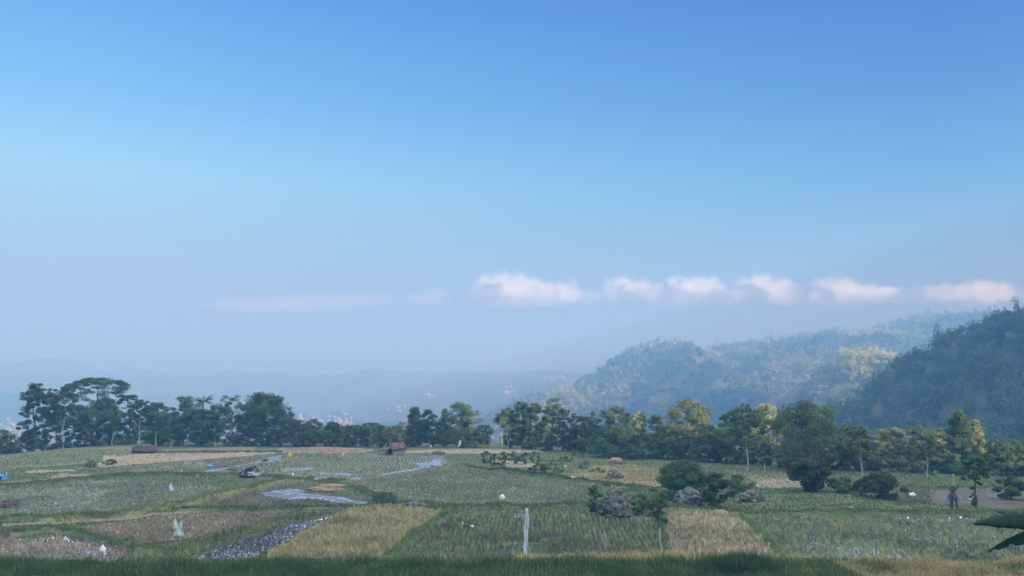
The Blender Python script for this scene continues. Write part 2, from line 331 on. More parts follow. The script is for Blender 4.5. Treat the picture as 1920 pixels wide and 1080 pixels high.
def ground(x, y, full=False):
    x = np.asarray(x, float); y = np.asarray(y, float); sh = x.shape; x = x.ravel(); y = y.ravel()
    z = gbase(x, y)
    col = np.empty((x.size, 3)); wet = np.zeros(x.size); fid = np.full(x.size, -1)
    n1 = fbm(x / 3.0, y / 5.0, 4, 1)[:, None]; n2 = fbm(x / 14.0, y / 22.0, 3, 9)[:, None]
    m = np.clip(n1 * 0.6 + n2 * 0.9 - 0.25, 0, 1)
    col[:] = np.array(GRN) * (1 - m) + np.array(GRN2) * m
    far = (sstep(240, 500, y))[:, None]
    col[:] = col * (1 - far) + (np.array((0.05, 0.075, 0.035)) * (1 - m) + np.array((0.16, 0.15, 0.09)) * m) * far
    wx = x + (vn(x / 2.2, y / 2.2, 31) - 0.5) * 1.0; wy = y + (vn(x / 2.2, y / 3.2, 32) - 0.5) * 2.2
    for i, f in enumerate(FIELDS):
        q = inside(wx, wy, f['p'])
        if not q.any(): continue
        z[q] += f['z']; mm = np.clip(fbm(x[q] / 2.0, y[q] / 3.0, 4, 40 + i) * 1.1 + fbm(x[q] / 9, y[q] / 12, 2, 41 + i) * 0.8 - 0.45, 0, 1)[:, None]
        col[q] = np.array(f['a']) * (1 - mm) + np.array(f['b']) * mm
        if f['s'] and f['s'][0] < .55 and f['k'] != 'wet': col[q] *= .50
        wet[q] = f['wet'] * (0.55 + 0.9 * fbm(x[q] / 6, y[q] / 9, 3, 77 + i)); fid[q] = i
    for i, (pl, w, h, kd) in enumerate(BUNDS):
        lim = w * 2.2
        xs = [p[0] for p in pl]; ys = [p[1] for p in pl]
        bb = (x > min(xs) - lim) & (x < max(xs) + lim) & (y > min(ys) - lim) & (y < max(ys) + lim)
        if not bb.any(): continue
        d, t = pldist(wx[bb], wy[bb], pl)
        hh = h * np.clip(1.25 - (d / w) ** 2, 0, 1) * (0.6 + 0.8 * vn(t / 1.7, t * 0, 50 + i))
        z[bb] = np.maximum(z[bb], hh + np.minimum(z[bb], 0) * 0.0 + np.where(hh > 0.01, 0, -9))
        idx = np.where(bb)[0]; s = d < w * (0.85 + 0.4 * vn(t / 1.1, t * 0, 60 + i)); j = idx[s]
        c1, c2 = {'g': ((0.06, 0.10, 0.045), (0.11, 0.155, 0.07)), 'y': ((0.13, 0.17, 0.07), (0.20, 0.22, 0.10)), 'm': ((0.10, 0.10, 0.09), (0.16, 0.17, 0.12))}[kd]
        mm = vn(x[j] / 0.9, y[j] / 1.4, 70 + i)[:, None]
        col[j] = np.array(c1) * (1 - mm) + np.array(c2) * mm; wet[j] = 0; fid[j] = 100 + i
        e = idx[(d >= w * 0.9) & (d < w * 1.25) & (vn(t / 2.5, t * 0, 80 + i) > 0.5)]
        col[e] = np.array((0.17, 0.14, 0.12)); wet[e] = 0
    for pl, k, ch in POOLS:
        q = inside(wx, wy, pl)
        lv = [f['z'] for f in FIELDS if f['k'] == k][0]
        z[q] = lv - 0.10; col[q] = (0.09, 0.085, 0.09); fid[q] = -5
    nearp = (y < 240)
    z = z + (fbm(x / 1.6, y / 1.6, 3, 3) - 0.5) * 0.10 * (fid != -5) * nearp
    if full: return z.reshape(sh), col, wet, fid
    return z.reshape(sh)
def gz(x, y): return float(ground(np.array([x]), np.array([y]))[0])
def onpix(u, v, it=4):                    # photo pixel -> point on the real ground
    z = 0.0
    for _ in range(it):
        x, y = at(u, v, z); z = gz(x, y)
    return x, y, z

# ------------------------------------------------------------------ ground sheet
vs = np.arange(1120, 829.5, -0.85)
ys = [at(960, v)[1] for v in vs]; ys = [y for y in ys if y > 56]
near = list(np.linspace(-700, 54, 60))
far = list(np.geomspace(ys[-1] * 1.01, 6400, 150))
ys = np.array(near + ys + far)
nc = 1300; t = np.linspace(-0.63, 0.63, nc); q = np.linspace(0, 1, 50)[1:]
w = np.where(ys > 56, ys + 25, 81.0)[:, None]
xm = t[None, :] * w; e = 0.63 * w; xr = e + (6400 - e) * q[None, :] ** 3
X = np.concatenate([-xr[:, ::-1], xm, xr], 1); Y = np.repeat(ys[:, None], X.shape[1], 1)
Z, col, wet, fid = ground(X, Y, True)
V = np.stack([X, Y, Z], -1).reshape(-1, 3); nr_, nc_ = X.shape
ii = (np.arange(nr_ - 1)[:, None] * nc_ + np.arange(nc_ - 1)[None, :]).ravel()
Fg = np.stack([ii, ii + 1, ii + nc_ + 1, ii + nc_], 1)
me = npmesh('ground', V, Fg, 4, {'fcol': ('FLOAT_COLOR', np.concatenate([col, np.ones((len(col), 1))], 1)), 'wet': ('FLOAT', wet)}, smooth=True)
m, t_, n, l, o = mat('field_ground')
ac = n.new('ShaderNodeAttribute'); ac.attribute_name = 'fcol'; aw = n.new('ShaderNodeAttribute'); aw.attribute_name = 'wet'
tx = n.new('ShaderNodeTexCoord'); nz = n.new('ShaderNodeTexNoise'); nz.inputs['Scale'].default_value = 2.2; nz.inputs['Detail'].default_value = 6; nz.inputs['Roughness'].default_value = 0.7
l.new(tx.outputs['Object'], nz.inputs['Vector'])
mp = n.new('ShaderNodeMapRange'); mp.inputs[1].default_value = 0.3; mp.inputs[2].default_value = 0.7; mp.inputs[3].default_value = 0.6; mp.inputs[4].default_value = 1.4; l.new(nz.outputs['Fac'], mp.inputs[0])
sc_ = n.new('ShaderNodeVectorMath'); sc_.operation = 'SCALE'; l.new(ac.outputs['Color'], sc_.inputs[0]); l.new(mp.outputs[0], sc_.inputs['Scale'])
nw = n.new('ShaderNodeTexNoise'); nw.inputs['Scale'].default_value = 6.0; nw.inputs['Detail'].default_value = 2; l.new(tx.outputs['Object'], nw.inputs['Vector'])
aa = n.new('ShaderNodeMath'); aa.operation = 'ADD'; l.new(aw.outputs['Fac'], aa.inputs[0]); l.new(nw.outputs['Fac'], aa.inputs[1])
wr = n.new('ShaderNodeMapRange'); wr.inputs[1].default_value = 0.90; wr.inputs[2].default_value = 0.93; l.new(aa.outputs[0], wr.inputs[0])
p1 = n.new('ShaderNodeBsdfPrincipled'); p1.inputs['Roughness'].default_value = 0.9; p1.inputs['Specular IOR Level'].default_value = 0.2; l.new(sc_.outputs[0], p1.inputs['Base Color'])
bp = n.new('ShaderNodeBump'); bp.inputs['Strength'].default_value = 0.6; bp.inputs['Distance'].default_value = 0.15; l.new(nz.outputs['Fac'], bp.inputs['Height']); l.new(bp.outputs[0], p1.inputs['Normal'])
def waterbsdf(n):
    p = n.new('ShaderNodeBsdfPrincipled'); p.inputs['Base Color'].default_value = (0.97, 0.98, 1.0, 1); p.inputs['Metallic'].default_value = 0.92; p.inputs['Roughness'].default_value = 0.14
    p.inputs['IOR'].default_value = 2.0; p.inputs['Specular IOR Level'].default_value = 0.9
    lk = n.id_data.links; tc_ = n.new('ShaderNodeTexCoord'); rz = n.new('ShaderNodeTexNoise'); rz.inputs['Scale'].default_value = 5; rz.inputs['Detail'].default_value = 3; lk.new(tc_.outputs['Object'], rz.inputs['Vector'])
    bb_ = n.new('ShaderNodeBump'); bb_.inputs['Strength'].default_value = 1.0; bb_.inputs['Distance'].default_value = 0.12; lk.new(rz.outputs['Fac'], bb_.inputs['Height']); lk.new(bb_.outputs[0], p.inputs['Normal'])
    return p
p2 = waterbsdf(n)
mxs = n.new('ShaderNodeMixShader'); l.new(wr.outputs[0], mxs.inputs[0]); l.new(p1.outputs[0], mxs.inputs[1]); l.new(p2.outputs[0], mxs.inputs[2]); l.new(mxs.outputs[0], o.inputs[0])
g = link('ground', me, m); tag(g, 'terraced rice fields and the slope down to the hazy valley', 'ground', kind='structure')

# water standing in the paddies: ragged sheets with mud showing through the big one
m, t_, n, l, o = mat('pool_water')
tx = n.new('ShaderNodeTexCoord'); mpg = n.new('ShaderNodeMapping'); mpg.inputs['Scale'].default_value = (0.5, 0.9, 1); l.new(tx.outputs['Object'], mpg.inputs[0])
nz = n.new('ShaderNodeTexNoise'); nz.inputs['Scale'].default_value = 1.6; nz.inputs['Detail'].default_value = 4; l.new(mpg.outputs[0], nz.inputs['Vector'])
aw = n.new('ShaderNodeAttribute'); aw.attribute_name = 'mud'
aa = n.new('ShaderNodeMath'); aa.operation = 'ADD'; l.new(aw.outputs['Fac'], aa.inputs[0]); l.new(nz.outputs['Fac'], aa.inputs[1])
wr = n.new('ShaderNodeMapRange'); wr.inputs[1].default_value = 0.78; wr.inputs[2].default_value = 0.84; l.new(aa.outputs[0], wr.inputs[0])
p2 = waterbsdf(n); p1 = n.new('ShaderNodeBsdfPrincipled'); p1.inputs['Base Color'].default_value = (0.10, 0.10, 0.115, 1); p1.inputs['Roughness'].default_value = 0.45
mxs = n.new('ShaderNodeMixShader'); l.new(wr.outputs[0], mxs.inputs[0]); l.new(p2.outputs[0], mxs.inputs[1]); l.new(p1.outputs[0], mxs.inputs[2]); l.new(mxs.outputs[0], o.inputs[0])
M['water'] = m
for pl, k, mud in POOLS:
    lv = [f['z'] for f in FIELDS if f['k'] == k][0]
    xs = [p[0] for p in pl]; yy = [p[1] for p in pl]; st = 0.22 if mud < 0.34 else 0.4
    gx, gy = np.meshgrid(np.arange(min(xs) - 0.5, max(xs) + 0.5, st), np.arange(min(yy) - 1, max(yy) + 1, st))
    wx = gx + (vn(gx / 2.2, gy / 2.2, 31) - 0.5) * 1.0; wy = gy + (vn(gx / 2.2, gy / 3.2, 32) - 0.5) * 2.2
    ok = inside(wx.ravel(), wy.ravel(), pl).reshape(gx.shape)
    fc = ok[:-1, :-1] | ok[1:, :-1] | ok[:-1, 1:] | ok[1:, 1:]
    r_, c_ = np.where(fc)
    if len(r_) == 0: continue
    nx = gx.shape[1]; f4 = np.stack([r_ * nx + c_, r_ * nx + c_ + 1, (r_ + 1) * nx + c_ + 1, (r_ + 1) * nx + c_], 1)
    use, inv = np.unique(f4, return_inverse=True)
    Vp = np.stack([gx.ravel(), gy.ravel(), np.full(gx.size, lv - 0.045)], 1)[use]
    me = npmesh('water', Vp, inv.reshape(-1, 4), 4, {'mud': ('FLOAT', np.full(len(use), mud + 0.0))})
    tag(link('water', me, M['water']), kind='structure')

# ------------------------------------------------------------------ grass and stubble
def blades(P0, h, w, az, lean, rnd, wd=None):
    """P0 (n,3) roots; one bent blade = 2 quads"""
    n = len(P0); ca, sa = np.cos(az), np.sin(az)
    tx, ty = np.cos(az + 1.57 + (rng.random(n) - .5)), np.sin(az + 1.57 + (rng.random(n) - .5))
    def pt(f, ww, k): 
        c = np.stack([P0[:, 0] + ca * lean * h * f ** 1.6, P0[:, 1] + sa * lean * h * f ** 1.6, P0[:, 2] + h * f * (1 - 0.25 * lean * f)], 1)
        return c + np.stack([tx, ty, tx * 0], 1) * (ww * w * 0.5)[:, None] * k
    V = np.stack([pt(0, 1, -1), pt(0, 1, 1), pt(.55, .8, 1), pt(.55, .8, -1), pt(1, .15, 1), pt(1, .15, -1)], 1).reshape(-1, 3)
    b = np.arange(n)[:, None] * 6
    Fc = np.concatenate([b + [0, 1, 2, 3], b + [3, 2, 4, 5]], 0)
    return V, Fc, np.repeat(rnd, 6)
GM = {
 'green': leafmat('stubble_green', (0.08, 0.11, 0.05), (0.36, 0.41, 0.20), 0.3, 0.5),
 'grey': leafmat('stubble_grey', (0.11, 0.148, 0.07), (0.36, 0.415, 0.235), 0.3, 0.5),
 'straw': leafmat('stubble_straw', (0.17, 0.145, 0.09), (0.55, 0.49, 0.32), 0.3, 0.5),
 'gold': leafmat('stubble_gold', (0.26, 0.23, 0.11), (0.66, 0.60, 0.33), 0.3, 0.3),
 'dark': leafmat('stubble_dark', (0.05, 0.05, 0.06), (0.13, 0.13, 0.13), 0.2, 0.5),
 'grass': leafmat('grass_green', (0.055, 0.097, 0.034), (0.18, 0.23, 0.09), 0.35, 0.25),
 'lush': leafmat('grass_lush', (0.018, 0.052, 0.014), (0.075, 0.155, 0.040), 0.35, 0.25),
 'ygrass': leafmat('grass_yellow', (0.13, 0.15, 0.05), (0.27, 0.27, 0.11), 0.35, 0.25),
 'dry': leafmat('grass_dry', (0.30, 0.25, 0.10), (0.55, 0.45, 0.22), 0.35, 0.3),
}
names = {'green': 'green grey rice stubble standing in rows', 'grey': 'pale grey green rice stubble in a wet paddy', 'straw': 'straw coloured rice stubble', 'gold': 'golden dry rice stubble', 'dark': 'dark rotting stubble in the flooded paddy'}
where = dict(tan='on the tan field below the left grove', strip1='on the thin pale strip at the left', strip2='on the tan strip beside the blue tarp', band='on the tan path band at the left', far2='on the far tan strip left of the hut', far3='on the far tan strip right of the hut', rtan='on the tan patch beyond the reddish bush', tanpath='on the pale path below the hedge', mud1='of the brown paddy below the tan field', left='in the large paddy at the left edge', lower='round the big muddy pool', sack='round the white sack scarecrow', bleft='in the bottom left corner paddy', gband='between the flooded paddy and the sack scarecrow', wet='left of the golden paddy', gold='in the golden paddy left of centre', rows='behind the tall white cloth scarecrow', mid='in the middle paddy below the hut', flat='in the paddy in front of the hut', yel='in the yellow paddy left of the round tree', rmid='left of the brown ploughed plot', right='in the wide paddy at the right edge', straw='on the straw covered rise right of the sapling')
for i, f in enumerate(FIELDS):
    if not f['s']: continue
    spc, hh, kd, dens = f['s']; pl = f['p']
    xs = [p[0] for p in pl]; yy = [p[1] for p in pl]
    ang = rng.uniform(-0.3, 0.3)
    gx, gy = np.meshgrid(np.arange(max(min(xs), -100), min(max(xs), 100), spc), np.arange(min(yy), max(yy), spc * 1.05))
    gx = gx.ravel() + rng.normal(0, spc * .13, gx.size); gy = gy.ravel() + rng.normal(0, spc * .13, gy.size)
    gx = gx + (gy - min(yy)) * math.tan(ang) * 0.3
    k = inside(gx, gy, pl) & (np.abs(gx) < 0.62 * gy + 3); gx, gy = gx[k], gy[k]
    z, _, _, fd = ground(gx, gy, True); gap = fbm(gx / 3.5, gy / 5, 3, 200 + i)
    k = (fd == i) & (rng.random(len(gx)) < dens) & (gap > 0.24 if dens < 0.97 else gap > -1); gx, gy, z = gx[k], gy[k], z[k]
    nb = 8; n_ = len(gx); sc = 0.75 + 0.5 * rng.random(n_); Y0 = np.repeat(gy, nb)
    P0 = np.repeat(np.stack([gx, gy, z - .02], 1), nb, 0) + np.concatenate([rng.normal(0, .045, (n_ * nb, 2)), np.zeros((n_ * nb, 1))], 1)
    h = np.repeat(sc * hh, nb) * rng.uniform(.6, 1.1, n_ * nb)
    # every clump slumps its own way, blades fan a little about it
    saz = np.repeat(rng.uniform(0, 6.28, n_), nb) + rng.normal(0, .7, n_ * nb); sln = np.repeat(rng.uniform(.1, .7, n_), nb) * rng.uniform(.5, 1.3, n_ * nb)
    base = np.repeat(rng.random(n_) * .55 + .55 * sstep(.3, .7, fbm(gx / 5, gy / 7, 3, 700 + i)), nb); h *= np.repeat(.7 + .6 * fbm(gx / 3, gy / 4, 3, 720 + i), nb)
    Vb, Fb, rb = blades(P0, h, 0.045 + 0.0004 * Y0, saz, sln, np.clip(base * .75 + rng.random(n_ * nb) * .25, 0, 1))
    ob = link('rice_stubble', npmesh('rice_stubble', Vb, Fb, 4, {'rnd': ('FLOAT', rb)}), GM[kd])
    tag(ob, names[kd] + ' ' + where[f['k']], 'stubble', kind='stuff')
def grass_patch(gx, gy, hmin, hmax, mk, label, wd=0.05, lean=(.2, .9), name='grass', zoff=0):
    z = ground(gx, gy) + zoff; n_ = len(gx); hn = 0.6 + 0.8 * fbm(gx / 1.6, gy / 1.6, 3, 300)
    Vb, Fb, rb = blades(np.stack([gx, gy, z - .03], 1), rng.uniform(hmin, hmax, n_) * hn, wd + 0.0003 * gy, rng.uniform(0, 6.28, n_), rng.uniform(lean[0], lean[1], n_), np.clip(rng.random(n_) * .6 + .5 * fbm(gx / 2, gy / 2, 2, 301), 0, 1))
    return tag(link(name, npmesh(name, Vb, Fb, 4, {'rnd': ('FLOAT', rb)}), GM[mk]), label, 'grass', kind='stuff')
bl = ['on the long bank above the large left paddy', 'on the yellow green bank slanting up to the pools', 'on the short bank at the far left', 'on the bank above the dark flooded paddy', 'on the bank round the bottom left paddy', 'on the muddy bank curving below the hut', 'beside the long water channel on the left', 'on the low bank in front of the hut', 'on the bank curving between the pool and the golden paddy', 'on the bank right of the golden paddy', 'on the long bank from the hut to the round tree', 'on the bank behind the right hand paddy', 'on the narrow bank beside the sapling', 'on the bank right of the straw rise', 'on the far bank above the tan field', 'on the bank above the brown ploughed plot']
for i, (pl, w_, h_, kd) in enumerate(BUNDS):
    if kd == 'm' : dn = 10; hr = (.08, .2)
    else: dn = 42; hr = (.18, .42)
    G = []
    for (x0, y0), (x1, y1) in zip(pl[:-1], pl[1:]):
        ln = math.hypot(x1 - x0, y1 - y0); nn = int(ln * w_ * 2 * dn)
        tt = rng.random(nn); off = np.clip(rng.normal(0, .5, nn), -1.1, 1.1) * w_; nx, ny = -(y1 - y0) / (ln + 1e-6), (x1 - x0) / (ln + 1e-6)
        G.append(np.stack([x0 + (x1 - x0) * tt + nx * off, y0 + (y1 - y0) * tt + ny * off], 1))
    G = np.concatenate(G); G = G[(np.abs(G[:, 0]) < 0.62 * G[:, 1] + 3)]
    if len(G) > 40: grass_patch(G[:, 0], G[:, 1], hr[0], hr[1], {'g': 'grass', 'y': 'ygrass', 'm': 'grass'}[kd], ('yellowing' if kd == 'y' else 'short' if kd == 'm' else 'green') + ' grass ' + bl[i])
# open grass between the fields
n_ = 260000; v_ = rng.uniform(845, 1052, n_); u_ = rng.uniform(-10, 1930, n_)
gx = np.empty(n_); gy = np.empty(n_)
a_ = (u_ - 960) / F; b_ = (540 - v_) / F; yy_ = cp - b_ * sp; cc = sp + b_ * cp; tt = -HC / cc; gx = a_ * tt; gy = yy_ * tt
_, _, _, fd = ground(gx, gy, True)
gr = [i for i, f in enumerate(FIELDS) if f['k'] in ('rgtg', 'slope', 'rgt1', 'far1')]
k = (fd == -1) | np.isin(fd, gr)
grass_patch(gx[k], gy[k], .10, .30, 'grass', 'short green grass covering the uncropped ground between paddies', .05)
# tall foreground grass along the bottom of the picture
n_ = 190000; gx = rng.uniform(-43, 24, n_); gy = rng.uniform(55, 69.2, n_) + (vn(gx / 5, gx * 0, 5) - .5) * 1.5
grass_patch(gx, gy, .6, 1.25, 'lush', 'tall dark green grass along the bottom edge of the view', .035, (.1, .6), 'tall_grass')
n_ = 16000; gx = rng.uniform(-43, 24, n_); gy = rng.uniform(57, 70.5, n_); k = fbm(gx / 2.5, gy / 2.5, 3, 500) > .5
grass_patch(gx[k], gy[k], .7, 1.5, 'grass', 'paler taller tufts standing up from the dark foreground grass', .04, (.2, .9), 'tall_grass')
n_ = 9000; gx = rng.uniform(-43, 24, n_); gy = rng.uniform(57, 70.0, n_); k = fbm(gx / 2, gy / 2, 3, 510) > .55
grass_patch(gx[k], gy[k], .7, 1.3, 'dry', 'bleached stalks scattered through the dark foreground grass', .03, (.3, 1.2), 'dry_grass')
n_ = 5000; gx = rng.normal(16.5, 1.3, n_); gy = rng.uniform(64, 68, n_)
grass_patch(gx, gy, 1.0, 1.9, 'lush', 'tallest dark weed tuft in the foreground below the straw rise', .04, (.2, .8), 'tall_grass')
n_ = 60000; gx = rng.uniform(20, 46, n_); gy = rng.uniform(58, 70.5, n_) + (vn(gx / 4, gx * 0, 6) - .5) * 2; k = rng.random(n_) < sstep(.35, .6, fbm(gx / 1.5, gy / 1.5, 3, 520)); gx, gy = gx[k], gy[k]
grass_patch(gx, gy, .5, 1.2, 'dry', 'golden dry grass at the bottom right corner', .04, (.3, 1.2), 'dry_grass')
n_ = 40000; gx = rng.uniform(20, 46, n_); gy = rng.uniform(56, 69.5, n_); k = rng.random(n_) < sstep(.4, .6, fbm(gx / 2.5, gy / 2.5, 3, 530)); gx, gy = gx[k], gy[k]
grass_patch(gx, gy, .5, 1.1, 'ygrass', 'green blades mixed into the dry grass at bottom right', .04, (.2, 1.0), 'tall_grass')
n_ = 16000; gx = rng.uniform(20, 46, n_); gy = rng.uniform(56, 69.5, n_); k = fbm(gx / 2, gy / 2, 3, 540) > .52
grass_patch(gx[k], gy[k], .5, 1.0, 'lush', 'dark green tufts between the dry grass at bottom right', .04, (.2, 1.0), 'tall_grass')
n_ = 9000; gx = rng.uniform(0.5, 14, n_); gy = rng.uniform(68.5, 72.2, n_)
grass_patch(gx, gy, .5, 1.1, 'dry', 'yellow grass fringe right of the tall white cloth scarecrow', .04, (.2, .9), 'dry_grass')
n_ = 20000; gx = rng.uniform(12, 23, n_); gy = rng.uniform(64, 74, n_); k = rng.random(n_) < sstep(74, 66, gy); gx, gy = gx[k], gy[k]
grass_patch(gx, gy, .4, 1.0, 'ygrass', 'rank yellow green grass below the straw rise', .04, (.2, .9), 'tall_grass')

# ------------------------------------------------------------------ foliage
def leaves(cen, size, rnd, flat=0.0, droop=0.0, nrm=None, nn=.75):
    """leaf quads (pointed lozenges) at cen (n,3)"""
    n = len(cen); a = rng.normal(size=(n, 3)); a[:, 2] = a[:, 2] * (1 - flat) - droop * 2; a /= np.linalg.norm(a, axis=1)[:, None] + 1e-9
    b = rng.normal(size=(n, 3)); b -= (b * a).sum(1)[:, None] * a
    if flat: b[:, 2] *= (1 - flat)
    b /= np.linalg.norm(b, axis=1)[:, None] + 1e-9
    if nrm is not None:                       # leaves face outward from their clump, so clumps have a light and a dark side
        q = nrm / (np.linalg.norm(nrm, axis=1)[:, None] + 1e-9) + rng.normal(0, nn * .6, (n, 3)); q /= np.linalg.norm(q, axis=1)[:, None] + 1e-9
        a -= (a * q).sum(1)[:, None] * q; a /= np.linalg.norm(a, axis=1)[:, None] + 1e-9; b = np.cross(q, a)
    s = (size * rng.uniform(.6, 1.3, n))[:, None]
    V = np.stack([cen - a * s * .5, cen + b * s * .33 - a * s * .05, cen + a * s * .5, cen - b * s * .33 - a * s * .05], 1).reshape(-1, 3)
    Fc = np.arange(n * 4).reshape(-1, 4); return V, Fc, np.repeat(rnd, 4)
LUMP = .5
def crown(kind, h, w, nclump, nleaf, ls, cb):
    """crown of total height h, width w, starting at height cb. returns leaf mesh data and clump centres"""
    r = w / 2; ch = h - cb; cs = []
    if kind == 'umbrella':
        for i in range(nclump):
            a = rng.uniform(0, 6.28); q = math.sqrt(rng.random()); lay = rng.random()
            top = 1 - 0.42 * q ** 2.2
            zz = cb + ch * (top if lay < .72 else rng.uniform(.25, .7) * top); cs.append((math.cos(a) * q * r, math.sin(a) * q * r, zz))
        cs = np.array(cs); cr = np.full(nclump, w * 0.07); fl = (1.2, .42); nleaf = int(nleaf * .5)
    elif kind == 'palm': return None
    else:
        tries = 0
        lob = [(rng.normal(0, .32), rng.normal(0, .32), rng.uniform(.25, .95), rng.uniform(.35, .6)) for _ in range(5)]
        while len(cs) < nclump:
            tries += 1
            t = rng.random() ** (0.8); a = rng.uniform(0, 6.28)
            if kind == 'cone': prof = (1 - t) ** .65 * (.55 + .45 * min(1, t * 5))
            elif kind == 'round': prof = math.sqrt(max(0, 1 - (2 * t - 0.85) ** 2 / 1.33)) if t < .97 else .1
            elif kind == 'airy': prof = (.45 + .55 * math.sin(math.pi * (t * .9 + .1))) * (.55 + .6 * vn(np.array([t * 4]), np.array([a]), int(h * 7))[0])
            elif kind == 'vase': prof = (.38 + .62 * min(1, t * 1.7)) * (1 if t < .75 else math.sqrt(max(.02, 1 - ((t - .75) / .27) ** 2)))
            elif kind == 'dome': prof = math.sqrt(max(.02, 1 - max(0, (t - .25) / .77) ** 2)) * (1 if t > .12 else .85)
            elif kind == 'droop': prof = .35 + .65 * math.sin(math.pi * min(1, t * .8 + .2))
            else: prof = math.sqrt(max(0, 1 - (2 * t - 1) ** 2))
            q = rng.random() ** .45 * prof
            cs.append((math.cos(a) * q * r, math.sin(a) * q * r * .9, cb + t * ch))
        cs = np.array(cs)
        # lumpy outline
        sh = (vn(np.arctan2(cs[:, 1], cs[:, 0]) * 1.3 + 5, cs[:, 2] / max(1.2, ch * .25), int(w * 13)) - .4) * LUMP
        cs[:, :2] *= (1 + sh)[:, None]
        cr = rng.uniform(.75, 1.3, nclump) * w * (.12 if kind != 'airy' else .105); fl = (1, .62)
    L = []; Rn = []; Nn = []; cc0 = np.array([0, 0, cb + ch * .42])
    for c, rr_ in zip(cs, cr):
        n = max(8, int(nleaf * rng.uniform(.6, 1.2))); d = rng.normal(size=(n, 3)); d /= np.linalg.norm(d, axis=1)[:, None]
        d *= (rng.random(n) ** .4)[:, None] * rr_ * np.array([fl[0], fl[0], fl[1]])
        if kind == 'droop': d[:, 2] = -np.abs(d[:, 2]) * 2.6 + rr_ * .5
        L.append(c + d); Nn.append(d / rr_ + (c - cc0) / max(r, ch * .5) * .9 + np.array([0, 0, .25])); Rn.append(np.clip(rng.random() * .7 + rng.random(n) * .3 + 0 * d[:, 2], 0, 1))
    L = np.concatenate(L); Rn = np.concatenate(Rn)
    V, Fc, rd = leaves(L, np.full(len(L), ls), Rn, .45 if kind in ('umbrella',) else .15, .8 if kind == 'droop' else 0, None if kind in ('umbrella', 'droop') else np.concatenate(Nn))
    return V, Fc, rd, cs
def wob(p0, p1, n, amp):
    p0, p1 = Vector(p0), Vector(p1); return [p0.lerp(p1, i / n) + Vector((rng.normal(0, amp), rng.normal(0, amp), 0)) * (1 if 0 < i < n else 0) for i in range(n + 1)]
def make_tree(name, kind, x, y, z, h, w, lm, bm_, label, cat, group=None, cbf=.3, dens=1.0, ls=.38, trunks=1, tr=None, lean=0.0, nlimb=8, cl=34):
    e = empty(name, (x, y, z - .05), label, cat, group, rng.uniform(0, 6.28) if not lean else 0)
    cb = h * cbf
    ncl = int(cl * dens); nlf = int(80 * dens ** .3 * (w * h / 70) ** .7 / (ls / .38) ** 1.6); nlf = max(26, min(nlf, 300))
    V, Fc, rd, cs = crown(kind, h, w, ncl, nlf, ls, cb)
    if lean: V[:, 0] += lean * (V[:, 2] / h) * h * .2; cs[:, 0] += lean * cs[:, 2] * .2
    tr = tr or .018 * h + .03
    L_ = []
    for k in range(trunks):
        bx_, by_ = (rng.normal(0, .35), rng.normal(0, .35)) if trunks > 1 else (0, 0)
        topz = cb + (h - cb) * .72; tp = (lean * topz * .2 + bx_ * 2.2, by_ * 2.2, topz)
        pts = wob((bx_, by_, -.2), tp, 6, .012 * h); rad = [tr * (1.25 if i == 0 else 1 - .75 * i / 6) for i in range(7)]
        if trunks > 1: rad = [q_ * .7 for q_ in rad]
        L_.append((pts, rad))
        sel = rng.choice(len(cs), min(nlimb, len(cs)), replace=False)
        for s in sel:
            c = cs[s]; i = min(6, max(1, int(6 * min(.95, max(cbf * .8, (c[2] / topz) * .72))))); st = pts[i]
            mid = st.lerp(Vector(c), .5) + Vector((0, 0, -.04 * h * .5)); L_.append(([st, mid, Vector(c)], [rad[i] * .55, rad[i] * .35, rad[i] * .12]))
    link('trunk', tube_mesh('trunk', L_, 6), bm_, e)
    link('crown', npmesh('crown', V, Fc, 4, {'rnd': ('FLOAT', rd)}), lm, e)
    return e
